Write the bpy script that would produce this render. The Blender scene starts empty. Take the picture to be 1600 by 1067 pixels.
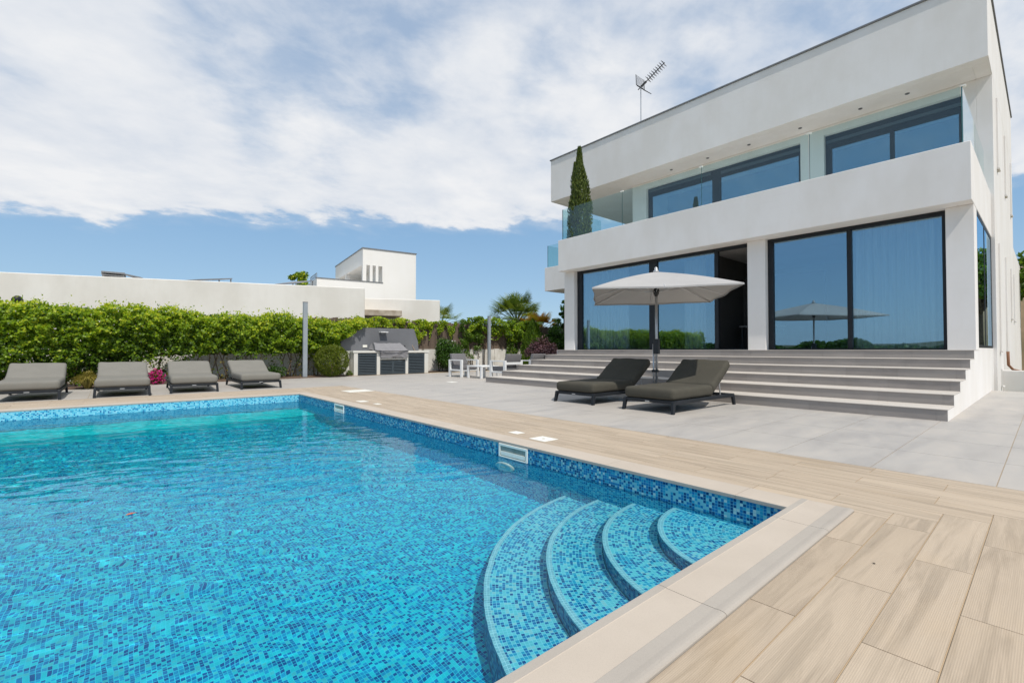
import bpy, bmesh, math, random
import numpy as np
from mathutils import Vector, Matrix, noise

R = math.radians
random.seed(7)
S = bpy.context.scene
COL = S.collection

# ------------------------------------------------------------------ camera
cam = bpy.data.cameras.new('camera')
cam.sensor_width = 36.0
cam.lens = 36 * 726 / 1600
cam.clip_start = 0.05
cam.clip_end = 5000
camo = bpy.data.objects.new('camera', cam)
COL.objects.link(camo)
camo.location = (0, 0, 1.0)
camo.rotation_euler = (R(91.034), 0, R(-40.86))
S.camera = camo

# ------------------------------------------------------------------ light
SUN_EL, SUN_AZ = 57.0, 193.5     # azimuth clockwise from +Y: the sun stands behind the camera's right shoulder
sv = Vector((math.sin(R(SUN_AZ)) * math.cos(R(SUN_EL)), math.cos(R(SUN_AZ)) * math.cos(R(SUN_EL)), math.sin(R(SUN_EL))))
sun = bpy.data.lights.new('sun', 'SUN')
sun.energy = 3.55
sun.angle = R(0.6)
sun.color = (1.0, 0.95, 0.87)
sun.cycles.is_caustics_light = True
suno = bpy.data.objects.new('sun', sun)
COL.objects.link(suno)
suno.rotation_euler = sv.to_track_quat('Z', 'Y').to_euler()

W = bpy.data.worlds.new('World')
S.world = W
W.use_nodes = True


def world_nodes():
    t = W.node_tree
    N, L = t.nodes, t.links
    bg = N['Background']
    bg.inputs[1].default_value = 0.142
    sky = N.new('ShaderNodeTexSky')
    sky.sky_type = 'NISHITA'
    sky.sun_disc = False
    sky.sun_elevation = R(SUN_EL)
    sky.sun_rotation = R(SUN_AZ)
    sky.air_density = 1.0
    sky.dust_density = 0.6
    sky.ozone_density = 2.0
    tc = N.new('ShaderNodeTexCoord')

    def M(op, a, b=None, c=None):
        n = N.new('ShaderNodeMath')
        n.operation = op
        for i, v in enumerate((a, b, c)):
            if v is None:
                continue
            if isinstance(v, (int, float)):
                n.inputs[i].default_value = v
            else:
                L.new(v, n.inputs[i])
        return n.outputs[0]

    def SS(v, a, b, lo=0.0, hi=1.0):
        n = N.new('ShaderNodeMapRange')
        n.interpolation_type = 'SMOOTHSTEP'
        L.new(v, n.inputs[0])
        n.inputs[1].default_value, n.inputs[2].default_value = a, b
        n.inputs[3].default_value, n.inputs[4].default_value = lo, hi
        return n.outputs[0]
    sep = N.new('ShaderNodeSeparateXYZ')
    L.new(tc.outputs['Generated'], sep.inputs[0])
    X, Y, Z = sep.outputs
    zz = M('ADD', M('MAXIMUM', Z, 0.0), 0.20)
    cx = N.new('ShaderNodeCombineXYZ')
    L.new(M('DIVIDE', X, zz), cx.inputs[0])
    L.new(M('DIVIDE', Y, zz), cx.inputs[1])
    mp = N.new('ShaderNodeMapping')
    mp.inputs['Rotation'].default_value = (0, 0, R(40))
    mp.inputs['Scale'].default_value = (0.8, 1.0, 1)
    mp.inputs['Location'].default_value = (3.1, 1.7, 0)
    L.new(cx.outputs[0], mp.inputs[0])

    def NZ(scale, detail, rough, dist=0.0, w=None):
        n = N.new('ShaderNodeTexNoise')
        n.inputs['Scale'].default_value = scale
        n.inputs['Detail'].default_value = detail
        n.inputs['Roughness'].default_value = rough
        n.inputs['Distortion'].default_value = dist
        L.new(mp.outputs[0], n.inputs['Vector'])
        return n.outputs['Fac']
    big = NZ(0.8, 4, 0.55, 0.3)
    mid = NZ(2.3, 8, 0.56, 0.12)
    fine = NZ(7.0, 8, 0.58, 0.2)

    def spot(px, py, rad):       # soft weight round the direction of a patch of sky
        F, p = 726., R(1.034)
        a, b = (px - 800) / F, (533.5 - py) / F
        fw, up = math.cos(p) - b * math.sin(p), math.sin(p) + b * math.cos(p)
        v = Vector((a * .7564 + fw * .6541, a * -.6541 + fw * .7564, up)).normalized()
        n = N.new('ShaderNodeVectorMath')
        n.operation = 'DOT_PRODUCT'
        nm = N.new('ShaderNodeVectorMath')
        nm.operation = 'NORMALIZE'
        L.new(tc.outputs['Generated'], nm.inputs[0])
        L.new(nm.outputs[0], n.inputs[0])
        n.inputs[1].default_value = v
        return SS(n.outputs['Value'], math.cos(R(rad)), 1.0)
    d = M('ADD', M('MULTIPLY', big, 0.30), M('ADD', M('MULTIPLY', mid, 0.62), M('MULTIPLY', fine, 0.24)))
    d = M('ADD', d, 0.08)
    for px, py, rad, w in SPOTS:
        d = M('ADD', d, M('MULTIPLY', spot(px, py, rad), w))
    # the cloud bank ends above the horizon in front of the camera
    edge = M('ADD', Z, M('ADD', M('MULTIPLY', M('SUBTRACT', mid, 0.5), 0.10), M('MULTIPLY', M('SUBTRACT', fine, 0.5), 0.07)))
    edge = M('ADD', edge, SS(X, 0.5, -0.2, 0.0, 0.05))
    d = M('ADD', d, SS(edge, 0.225, 0.285, -0.60, 0.0))
    # clearer, streaky sky over the sea to the west (-X)
    d = M('ADD', d, M('MULTIPLY', SS(X, -0.05, -0.45), SS(Z, 0.64, 0.46, 0.0, -0.20)))
    veil = M('MULTIPLY', SS(edge, 0.225, 0.31), M('ADD', 0.34, M('MULTIPLY', SS(fine, .3, .7), 0.36)))
    veil = M('MULTIPLY', veil, M('MAXIMUM', SS(X, -0.75, 0.05, 0.42, 1.15), SS(Z, 0.48, 0.66, 0.0, 1.15)))
    mask = M('MAXIMUM', SS(d, 0.42, 0.78), veil)
    # cloud brightness
    cr = N.new('ShaderNodeValToRGB')
    cr.color_ramp.elements[0].position = 0.42
    cr.color_ramp.elements[0].color = (4.35, 4.8, 5.5, 1)
    cr.color_ramp.elements[1].position = 0.72
    cr.color_ramp.elements[1].color = (6.15, 6.22, 6.35, 1)
    L.new(M('ADD', M('MULTIPLY', d, 0.35), M('ADD', M('MULTIPLY', mid, .4), M('MULTIPLY', fine, .25))), cr.inputs[0])
    # clear air: the physical sky blended with a hazier coastal blue
    hz = N.new('ShaderNodeValToRGB')
    e = hz.color_ramp.elements
    e[0].position = 0.0
    e[0].color = (2.6, 4.0, 5.4, 1)
    e[1].position = 0.9
    e[1].color = (1.1, 2.1, 3.9, 1)
    q = e.new(0.25)
    q.color = (1.75, 3.15, 4.85, 1)
    L.new(Z, hz.inputs[0])
    hs = N.new('ShaderNodeMix')
    hs.data_type = 'RGBA'
    hs.inputs[0].default_value = 0.75
    L.new(sky.outputs[0], hs.inputs[6])
    L.new(hz.outputs[0], hs.inputs[7])
    mx = N.new('ShaderNodeMix')
    mx.data_type = 'RGBA'
    L.new(mask, mx.inputs[0])
    L.new(hs.outputs[2], mx.inputs[6])
    L.new(cr.outputs[0], mx.inputs[7])
    L.new(mx.outputs[2], bg.inputs[0])


SPOTS = [(480, 70, 15, -0.16), (85, 150, 6, -0.12), (870, 140, 8, -0.09), (1230, 60, 12, -0.05), (600, 10, 12, -0.10),
         (250, 240, 16, 0.14), (640, 230, 16, 0.16), (60, 60, 10, 0.08), (180, 30, 8, 0.06), (780, 290, 10, 0.12), (60, 260, 10, 0.10), (900, 220, 8, .1), (1580, 270, 8, .15)]
world_nodes()

S.view_settings.view_transform = 'Standard'
S.view_settings.look = 'None'
S.view_settings.exposure = 0.0
S.view_settings.gamma = 1.0
S.render.engine = 'CYCLES'
S.cycles.use_denoising = True
S.cycles.max_bounces = 10
S.cycles.transparent_max_bounces = 16
S.cycles.transmission_bounces = 8
S.cycles.sample_clamp_indirect = 6
S.cycles.blur_glossy = 0.5


# ------------------------------------------------------------------ materials
class NT:
    """small wrapper to wire a principled material"""

    def __init__(s, name, col=(.5, .5, .5), rough=.5, spec=.5, metal=0.0):
        s.m = bpy.data.materials.new(name)
        s.m.use_nodes = True
        s.t = s.m.node_tree
        s.p = s.t.nodes['Principled BSDF']
        s.p.inputs['Base Color'].default_value = (*col, 1)
        s.p.inputs['Roughness'].default_value = rough
        s.p.inputs['Specular IOR Level'].default_value = spec
        s.p.inputs['Metallic'].default_value = metal

    def n(s, typ, **kw):
        x = s.t.nodes.new('ShaderNode' + typ)
        for k, v in kw.items():
            setattr(x, k, v)
        return x

    def l(s, a, b):
        s.t.links.new(a, b)

    def pos(s):
        return s.n('NewGeometry').outputs['Position']

    def uv(s):
        return s.n('UVMap').outputs['UV']

    def math(s, op, a, b=None, c=None):
        x = s.n('Math', operation=op)
        for i, v in enumerate((a, b, c)):
            if v is None:
                continue
            if isinstance(v, (int, float)):
                x.inputs[i].default_value = v
            else:
                s.l(v, x.inputs[i])
        return x.outputs[0]

    def noise(s, vec, scale=5, detail=4, rough=.55, dist=0, out='Fac'):
        x = s.n('TexNoise')
        x.inputs['Scale'].default_value = scale
        x.inputs['Detail'].default_value = detail
        x.inputs['Roughness'].default_value = rough
        x.inputs['Distortion'].default_value = dist
        if vec is not None:
            s.l(vec, x.inputs['Vector'])
        return x.outputs[out]

    def scale(s, vec, sc, loc=(0, 0, 0)):
        x = s.n('Mapping')
        x.inputs['Scale'].default_value = sc
        x.inputs['Location'].default_value = loc
        s.l(vec, x.inputs[0])
        return x.outputs[0]

    def ramp(s, fac, stops, interp='LINEAR'):
        x = s.n('ValToRGB')
        x.color_ramp.interpolation = interp
        e = x.color_ramp.elements
        while len(e) < len(stops):
            e.new(0.5)
        for i, (p, c) in enumerate(stops):
            e[i].position = p
            e[i].color = (*c, 1)
        s.l(fac, x.inputs[0])
        return x.outputs[0]

    def mix(s, fac, a, b, mode='MIX'):
        x = s.n('Mix', data_type='RGBA', blend_type=mode)
        for sock, v in ((0, fac), (6, a), (7, b)):
            if isinstance(v, (int, float)):
                x.inputs[sock].default_value = v
            elif isinstance(v, tuple):
                x.inputs[sock].default_value = (*v, 1)
            else:
                s.l(v, x.inputs[sock])
        return x.outputs[2]

    def color(s, sock):
        s.l(sock, s.p.inputs['Base Color'])

    def bump(s, h, strength=.3, dist=.01):
        b = s.n('Bump')
        b.inputs['Strength'].default_value = strength
        b.inputs['Distance'].default_value = dist
        s.l(h, b.inputs['Height'])
        s.l(b.outputs[0], s.p.inputs['Normal'])


def noisy(name, c0, c1, scale, rough=.6, detail=5, bump=0, bdist=.005, spec=.5, metal=0, stretch=(1, 1, 1), bscale=None):
    m = NT(name, c0, rough, spec, metal)
    v = m.scale(m.pos(), stretch)
    f = m.noise(v, scale, detail)
    m.color(m.ramp(f, [(.3, c0), (.7, c1)]))
    if bump:
        m.bump(m.noise(v, bscale or scale * 6, 4), bump, bdist)
    return m.m


def plaster(name, base, dirt=.93, scale=.9):
    m = NT(name, base, .85, .25)
    g = m.pos()
    a = m.noise(m.scale(g, (1, 1, .55)), scale, 6, .6)
    b = m.noise(m.scale(g, (3.2, 3.2, .25)), 1.6, 5, .6)
    lo = tuple(x * dirt * y for x, y in zip(base, (1, .99, .97)))
    c = m.mix(m.ramp(a, [(.40, (1, 1, 1)), (.62, (0, 0, 0))]), base, lo)
    st = m.noise(m.scale(g, (.7, .5, 7)), 1.1, 5, .6)
    c = m.mix(m.ramp(st, [(.60, (0, 0, 0)), (.78, (.16, .16, .16))]), c, tuple(x * .90 for x in lo))
    c = m.mix(m.ramp(b, [(.55, (0, 0, 0)), (.85, (.3, .3, .3))]), c, tuple(x * .92 for x in lo))
    m.color(c)
    m.bump(m.noise(g, 60, 4), .12, .004)
    return m.m


MT = {}
MT['plaster'] = plaster('white_plaster', (.82, .79, .76), .94)
MT['plaster_old'] = plaster('weathered_plaster', (.77, .745, .70), .90, .5)
MT['plaster_grey'] = plaster('grey_render', (.165, .17, .185), .9)
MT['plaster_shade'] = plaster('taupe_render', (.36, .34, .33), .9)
MT['metal_dark'] = noisy('anthracite_metal', (.012, .015, .019), (.018, .021, .026), 8, .5, spec=.3)
MT['metal_mid'] = noisy('blue_grey_metal', (.045, .062, .075), (.055, .072, .085), 6, .45)
MT['metal_cap'] = noisy('roof_edge_metal', (.16, .165, .17), (.2, .2, .21), 4, .45)
MT['metal_post'] = noisy('grey_post_metal', (.26, .30, .33), (.32, .35, .38), 5, .45)
MT['metal_white'] = noisy('white_coated_metal', (.74, .74, .73), (.8, .8, .79), 6, .45)
MT['alu'] = noisy('brushed_aluminium', (.5, .5, .5), (.6, .6, .6), 12, .35, metal=.6)
MT['black'] = noisy('black_plastic', (.02, .02, .022), (.03, .03, .03), 9, .45)
MT['white_plastic'] = noisy('cream_plastic', (.78, .76, .68), (.83, .81, .74), 10, .4)
MT['skimmer'] = noisy('white_skimmer_plastic', (.80, .80, .72), (.86, .85, .77), 14, .35)
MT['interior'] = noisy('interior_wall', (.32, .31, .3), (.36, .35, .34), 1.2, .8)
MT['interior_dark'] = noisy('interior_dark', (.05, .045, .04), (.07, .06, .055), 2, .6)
MT['coping'] = None


def fabric(name, c0, c1, weave=700):
    m = NT(name, c0, .95, .15)
    tc = m.n('TexCoord').outputs['Object']
    f = m.noise(m.scale(tc, (1, 1, 1)), 3.5, 5, .6)
    g = m.noise(m.scale(tc, (1, 6, 3)), 40, 3, .6)
    c = m.mix(.35, m.ramp(f, [(.3, c0), (.7, c1)]), m.ramp(g, [(.3, tuple(x * .8 for x in c0)), (.7, tuple(x * 1.2 for x in c1))]))
    m.color(c)
    m.bump(m.math('ADD', m.noise(tc, 9, 3), m.math('MULTIPLY', m.noise(tc, weave * .35, 2), .12)), .25, .012)
    return m.m


MT['fab_olive'] = fabric('olive_grey_fabric', (.066, .061, .049), (.084, .078, .062))
MT['fab_grey'] = fabric('warm_grey_fabric', (.19, .182, .16), (.22, .21, .186))
MT['fab_char'] = fabric('charcoal_fabric', (.15, .145, .15), (.18, .175, .178))
MT['fab_cover'] = fabric('grey_cover_cloth', (.20, .195, .205), (.27, .265, .275))


def m_canvas():
    m = NT('parasol_canvas', (.5, .48, .46), .9, .2)
    tc = m.pos()
    m.color(m.ramp(m.noise(tc, 1.5, 5), [(.3, (.385, .375, .365)), (.7, (.43, .42, .41))]))
    m.bump(m.noise(m.scale(tc, (1, 1, 1)), 6, 4), .3, .02)
    tr = m.n('BsdfTranslucent')
    tr.inputs[0].default_value = (.5, .47, .44, 1)
    mx = m.n('MixShader')
    mx.inputs[0].default_value = .015
    out = m.t.nodes['Material Output']
    m.l(m.p.outputs[0], mx.inputs[1])
    m.l(tr.outputs[0], mx.inputs[2])
    m.l(mx.outputs[0], out.inputs[0])
    return m.m


MT['canvas'] = m_canvas()


def m_sheer():
    m = NT('sheer_curtain', (.9, .89, .87), .9, .1)
    tr = m.n('BsdfTranslucent')
    tr.inputs[0].default_value = (.8, .79, .76, 1)
    tp = m.n('BsdfTransparent')
    mx = m.n('MixShader'); mx.inputs[0].default_value = .3
    mx2 = m.n('MixShader'); mx2.inputs[0].default_value = .12
    m.l(m.p.outputs[0], mx.inputs[1]); m.l(tr.outputs[0], mx.inputs[2])
    m.l(mx.outputs[0], mx2.inputs[1]); m.l(tp.outputs[0], mx2.inputs[2])
    m.l(mx2.outputs[0], m.t.nodes['Material Output'].inputs[0])
    m.color(m.ramp(m.noise(m.scale(m.pos(), (1, 14, .3)), 2, 3), [(.3, (.82, .81, .79)), (.7, (.93, .92, .9))]))
    return m.m


MT['sheer'] = m_sheer()


def m_thin_glass(name, tint, refl, refl_tint=(1, 1, 1), fres=True, wob=0.0, rough=0.0):
    m = NT(name)
    t = m.t
    t.nodes.remove(m.p)
    tp = m.n('BsdfTransparent'); tp.inputs[0].default_value = (*tint, 1)
    gl = m.n('BsdfGlossy'); gl.inputs[0].default_value = (*refl_tint, 1); gl.inputs['Roughness'].default_value = rough
    mx = m.n('MixShader')
    lw = m.n('LayerWeight'); lw.inputs[0].default_value = .5
    f = m.math('POWER', lw.outputs['Facing'], 3.5)
    f = m.math('ADD', m.math('MULTIPLY', f, .75), refl)
    m.l(m.math('MINIMUM', f, .95), mx.inputs[0])
    m.l(tp.outputs[0], mx.inputs[1]); m.l(gl.outputs[0], mx.inputs[2])
    if wob:
        b = m.n('Bump'); b.inputs['Strength'].default_value = wob; b.inputs['Distance'].default_value = .02
        m.l(m.noise(m.scale(m.pos(), (1, .7, .5)), 1.3, 2), b.inputs['Height'])
        m.l(b.outputs[0], gl.inputs['Normal'])
    m.l(mx.outputs[0], t.nodes['Material Output'].inputs[0])
    return m.m


MT['pane'] = m_thin_glass('solar_window_glass', (.80, .88, .90), .30, (.60, .83, 1.0), wob=.03)
MT['rail_glass'] = m_thin_glass('railing_glass', (.84, .93, .92), .045)
MT['glass_edge'] = noisy('glass_edge', (.06, .16, .17), (.08, .2, .21), 6, .15)
MT['lens'] = m_thin_glass('lamp_lens', (.9, .95, .95), .12)


def m_patio():
    m = NT('grey_porcelain_tiles', (.4, .39, .38), .55, .35)
    uv = m.uv(); g = m.pos()
    w = m.n('TexWhiteNoise', noise_dimensions='2D'); m.l(uv, w.inputs['Vector'])
    a = m.noise(m.scale(g, (1, 3.2, 1)), 1.1, 7, .62, .4)
    b = m.noise(m.scale(g, (1, 1, 1)), .35, 3, .5)
    c = m.ramp(a, [(.28, (.325, .305, .288)), (.5, (.40, .376, .35)), (.75, (.48, .44, .395))])
    c = m.mix(m.math('MULTIPLY', w.outputs['Value'], .55), c, (.455, .425, .385))
    c = m.mix(m.ramp(b, [(.5, (0, 0, 0)), (.75, (.35, .35, .35))]), c, (.50, .44, .37))
    m.color(c)
    m.l(m.math('ADD', m.math('MULTIPLY', a, .3), .38), m.p.inputs['Roughness'])
    m.bump(m.noise(g, 90, 4), .10, .003)
    return m.m


def m_plank(name='wood_look_planks'):
    # uv.x metres along the plank, uv.y metres across (whole-number part = plank id)
    m = NT(name, (.5, .42, .33), .62, .3)
    uv = m.n('UVMap', uv_map='UVMap').outputs['UV']
    idn = m.n('UVMap', uv_map='ID').outputs['UV']
    sep = m.n('SeparateXYZ'); m.l(idn, sep.inputs[0])
    w = m.n('TexWhiteNoise', noise_dimensions='2D'); m.l(idn, w.inputs['Vector'])
    off = m.n('VectorMath', operation='MULTIPLY'); m.l(w.outputs['Color'], off.inputs[0]); off.inputs[1].default_value = (40, 40, 40)
    ad = m.n('VectorMath', operation='ADD'); m.l(uv, ad.inputs[0]); m.l(off.outputs[0], ad.inputs[1])
    v = ad.outputs[0]
    g1 = m.noise(m.scale(v, (.55, 8, 1)), 1.6, 5, .6, 1.1)       # broad bands along the grain
    g2 = m.noise(m.scale(v, (2.6, 75, 1)), 2.0, 6, .65, .5)       # fine grain
    g3 = m.noise(m.scale(v, (1.5, 3, 1)), 1.0, 3, .5)
    c = m.ramp(g1, [(.30, (.255, .215, .175)), (.43, (.36, .305, .245)), (.53, (.53, .455, .375)), (.66, (.57, .49, .40)), (.82, (.43, .355, .27))])
    c = m.mix(m.math('MULTIPLY', g2, .45), c, m.ramp(g2, [(.3, (.28, .235, .185)), (.7, (.60, .53, .44))]))
    c = m.mix(m.ramp(g3, [(.55, (0, 0, 0)), (.8, (.35, .35, .35))]), c, (.60, .46, .29))
    c = m.mix(.28, c, m.mix(w.outputs['Value'], (.38, .32, .255), (.61, .54, .455)))
    c = m.mix(1.0, c, (.93, .872, .795), 'MULTIPLY')
    # ribbed anti-slip grooves
    su = m.n('SeparateXYZ'); m.l(uv, su.inputs[0])
    rib = m.math('SINE', m.math('MULTIPLY', su.outputs[1], 2 * math.pi / .0062))
    m.color(m.mix(m.ramp(rib, [(0, (.0, .0, .0)), (1, (.20, .20, .20))]), c, (.30, .25, .19)))
    m.bump(m.math('ADD', m.math('MULTIPLY', rib, .35), g2), .35, .0016)
    return m.m


def m_mosaic(name, stops, grout, gw=.07):
    m = NT(name, (.1, .5, .7), .5, .12)
    uv = m.uv()
    fl = m.n('VectorMath', operation='FLOOR'); m.l(uv, fl.inputs[0])
    fr = m.n('VectorMath', operation='FRACTION'); m.l(uv, fr.inputs[0])
    w = m.n('TexWhiteNoise', noise_dimensions='2D'); m.l(fl.outputs[0], w.inputs['Vector'])
    c = m.ramp(w.outputs['Value'], stops, 'CONSTANT')
    # clouding inside every tile
    n = m.noise(m.scale(uv, (1, 1, 1)), 2.5, 3)
    c = m.mix(m.math('MULTIPLY', n, .15), c, (.01, .28, .52))
    s = m.n('SeparateXYZ'); m.l(fr.outputs[0], s.inputs[0])
    ex = m.math('MINIMUM', s.outputs[0], m.math('SUBTRACT', 1, s.outputs[0]))
    ey = m.math('MINIMUM', s.outputs[1], m.math('SUBTRACT', 1, s.outputs[1]))
    e = m.math('MINIMUM', ex, ey)
    gr = m.math('LESS_THAN', e, gw)
    m.color(m.mix(gr, c, grout))
    return m.m


def m_coping(name, c0, c1):
    m = NT(name, c0, .7, .3)
    g = m.pos()
    f = m.noise(g, 2.2, 5, .6); sp = m.noise(g, 420, 2, .5)
    c = m.ramp(f, [(.3, c0), (.7, c1)])
    m.color(m.mix(m.ramp(sp, [(.35, (.35, .35, .35)), (.5, (0, 0, 0))]), c, tuple(x * .7 for x in c0)))
    m.bump(m.noise(g, 300, 3), .15, .001)
    return m.m


MT['patio'] = m_patio()
MT['plank'] = m_plank()
MT['mosaic'] = m_mosaic('blue_glass_mosaic', [(0.0, (.008, .60, .70)), (.30, (.001, .34, .62)), (.50, (.0005, .19, .46)), (.74, (.0002, .085, .30)), (.91, (.05, .56, .62))], (.03, .62, .78))  # reds removed: the water's light absorption is put into these tile colours
MT['mosaic_lightened'] = m_mosaic('lightened_mosaic', [(0.0, (.13, .62, .70)), (.34, (.012, .37, .60)), (.52, (.002, .17, .43)), (.78, (.001, .065, .25)), (.89, (.26, .64, .67))], (.20, .70, .82))  # same tile lightened: less water absorption painted in than on the floor
MT['mosaic_sunlit'] = m_mosaic('sunlit_mosaic', [(0.0, (.20, .56, .68)), (.40, (.30, .62, .72)), (.55, (.02, .30, .50)), (.74, (.004, .13, .33)), (.88, (.10, .46, .60))], (.24, .58, .70), .05)  # same tile, paler mix: sunlight on the far wall put into the colour
MT['mosaic_shaded'] = m_mosaic('shaded_mosaic', [(0.0, (.12, .40, .48)), (.22, (.012, .25, .42)), (.40, (.004, .13, .33)), (.68, (.001, .035, .14)), (.92, (.30, .50, .52))], (.10, .36, .50), .06)  # same tile, darker mix: shade of unlit walls and risers painted in
MT['cope_beige'] = m_coping('beige_stone', (.47, .405, .335), (.525, .455, .38))
MT['cope_grey'] = m_coping('grey_stone', (.385, .345, .30), (.43, .39, .34))
MT['grout'] = noisy('ochre_grout', (.50, .385, .25), (.40, .31, .21), 8, .9)
MT['riser'] = None
MT['rim'] = m_mosaic('pale_rim_tiles', [(0, (.20, .52, .60)), (.35, (.26, .60, .66)), (.6, (.22, .56, .64)), (.8, (.28, .63, .70)), (.9, (.18, .50, .60))], (.40, .78, .86), .07)
MT['ledge'] = noisy('turquoise_liner', (.01, .82, .86), (.015, .88, .92), 6, .5)


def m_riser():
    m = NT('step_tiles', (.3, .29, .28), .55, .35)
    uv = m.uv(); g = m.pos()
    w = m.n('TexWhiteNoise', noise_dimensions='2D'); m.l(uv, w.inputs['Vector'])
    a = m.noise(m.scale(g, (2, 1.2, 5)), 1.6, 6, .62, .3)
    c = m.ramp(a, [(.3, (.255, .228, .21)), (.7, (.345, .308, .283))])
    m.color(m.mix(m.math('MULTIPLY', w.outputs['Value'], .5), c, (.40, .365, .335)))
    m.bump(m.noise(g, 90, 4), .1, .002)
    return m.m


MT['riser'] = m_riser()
MT['tread'] = noisy('sunlit_step_tiles', (.50, .46, .41), (.58, .53, .475), 1.4, .6, bump=.1, bscale=60)  # same tile as the risers, lightened to paint in the sunlight on top


def leaf_mat(name, stops, transl=.35, rough=.45):
    m = NT(name, stops[0][1], rough, .35)
    uv = m.n('UVMap').outputs['UV']
    s = m.n('SeparateXYZ'); m.l(uv, s.inputs[0])
    big = m.noise(m.pos(), 1.3, 3)
    f = m.math('ADD', m.math('MULTIPLY', s.outputs[0], .62), m.math('MULTIPLY', big, .38))
    c = m.ramp(f, stops)
    m.color(c)
    tr = m.n('BsdfTranslucent')
    m.l(m.mix(1.0, c, (1.35, 1.5, .55), 'MULTIPLY'), tr.inputs[0])
    mx = m.n('MixShader'); mx.inputs[0].default_value = transl
    m.l(m.p.outputs[0], mx.inputs[1]); m.l(tr.outputs[0], mx.inputs[2])
    m.l(mx.outputs[0], m.t.nodes['Material Output'].inputs[0])
    return m.m


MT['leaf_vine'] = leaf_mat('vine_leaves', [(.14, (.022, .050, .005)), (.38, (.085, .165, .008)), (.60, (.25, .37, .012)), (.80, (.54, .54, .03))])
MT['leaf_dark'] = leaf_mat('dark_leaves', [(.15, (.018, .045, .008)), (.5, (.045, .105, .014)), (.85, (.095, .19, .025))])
MT['leaf_mid'] = leaf_mat('mid_green_leaves', [(.15, (.035, .075, .008)), (.5, (.085, .16, .012)), (.85, (.18, .26, .02))])
MT['leaf_box'] = leaf_mat('clipped_bush_leaves', [(.15, (.05, .075, .008)), (.5, (.12, .16, .012)), (.85, (.22, .25, .025))])
MT['leaf_cypress'] = leaf_mat('cypress_needles', [(.15, (.03, .05, .010)), (.5, (.08, .115, .02)), (.85, (.17, .20, .035))], .2)
MT['leaf_palm'] = leaf_mat('palm_blades', [(.15, (.04, .075, .014)), (.5, (.14, .20, .03)), (.85, (.34, .36, .08))], .3)
MT['leaf_orange'] = leaf_mat('orange_leaves', [(.15, (.20, .10, .012)), (.5, (.42, .20, .02)), (.85, (.50, .36, .04))], .3)
MT['leaf_purple'] = leaf_mat('purple_leaves', [(.15, (.05, .022, .03)), (.5, (.12, .055, .07)), (.85, (.22, .12, .13))], .2)
MT['leaf_grass'] = leaf_mat('straw_grass_blades', [(.15, (.09, .085, .02)), (.5, (.24, .20, .035)), (.85, (.42, .34, .10))], .3)
MT['petal'] = leaf_mat('magenta_petals', [(.15, (.35, .01, .12)), (.5, (.62, .02, .25)), (.85, (.75, .08, .38))], .3)
MT['petal_white'] = leaf_mat('white_petals', [(.2, (.7, .7, .66)), (.8, (.85, .85, .8))], .3)
MT['bark'] = noisy('bark', (.09, .065, .045), (.16, .12, .085), 14, .9, bump=.5, bdist=.01)
MT['soil'] = noisy('planting_soil', (.10, .065, .045), (.17, .11, .075), 9, .95, bump=.6, bdist=.03)
MT['ground'] = noisy('dry_grass_ground', (.10, .105, .04), (.20, .16, .09), .12, .95, 8)
MT['hill'] = noisy('hillside', (.075, .085, .03), (.30, .20, .12), .10, .95, 10, stretch=(1, 1, 4))
MT['blocks'] = None
MT['far_green'] = noisy('wooded_hills', (.03, .05, .02), (.09, .09, .045), .05, .95, 8)


def m_blocks():
    m = NT('painted_block_wall', (.6, .58, .54), .85, .2)
    g = m.pos()
    s = m.n('SeparateXYZ'); m.l(g, s.inputs[0])
    cb = m.n('CombineXYZ'); m.l(s.outputs[0], cb.inputs[0]); m.l(s.outputs[2], cb.inputs[1])
    b = m.n('TexBrick')
    m.l(cb.outputs[0], b.inputs['Vector'])
    b.inputs['Scale'].default_value = 1
    b.inputs['Brick Width'].default_value = .4
    b.inputs['Row Height'].default_value = .2
    b.inputs['Mortar Size'].default_value = .008
    b.inputs['Color1'].default_value = (.70, .68, .63, 1)
    b.inputs['Color2'].default_value = (.74, .72, .67, 1)
    b.inputs['Mortar'].default_value = (.62, .59, .54, 1)
    m.color(m.mix(m.ramp(m.noise(g, 2.0, 6), [(.45, (0, 0, 0)), (.8, (.6, .6, .6))]), b.outputs['Color'], (.36, .33, .28)))
    return m.m


MT['blocks'] = m_blocks()


def m_reed():
    m = NT('reed_screen', (.2, .15, .11), .9, .1)
    g = m.pos()
    v = m.scale(g, (60, 60, 1.2))
    f = m.noise(v, 1.0, 4, .6)
    h = m.noise(g, 1.3, 4)
    c = m.ramp(f, [(.25, (.055, .042, .034)), (.5, (.145, .112, .088)), (.8, (.27, .21, .165))])
    m.color(m.mix(m.math('MULTIPLY', h, .6), c, (.18, .13, .10)))
    m.bump(f, .8, .02)
    return m.m


MT['reed'] = m_reed()


def m_water():
    m = bpy.data.materials.new('pool_water')
    m.use_nodes = True
    t = m.node_tree
    t.nodes.remove(t.nodes['Principled BSDF'])
    g = t.nodes.new('ShaderNodeBsdfRefraction')
    g.inputs['IOR'].default_value = 1.33
    g.inputs['Roughness'].default_value = 0.0
    g.inputs['Color'].default_value = (.92, 1, 1, 1)
    r = t.nodes.new('ShaderNodeBsdfGlossy')
    r.inputs['Roughness'].default_value = 0.0
    r.inputs['Color'].default_value = (.50, .64, .74, 1)
    f = t.nodes.new('ShaderNodeFresnel')
    f.inputs['IOR'].default_value = 1.33
    mx = t.nodes.new('ShaderNodeMixShader')
    t.links.new(f.outputs[0], mx.inputs[0])
    t.links.new(g.outputs[0], mx.inputs[1])
    t.links.new(r.outputs[0], mx.inputs[2])
    t.links.new(mx.outputs[0], t.nodes['Material Output'].inputs[0])
    return m


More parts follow.
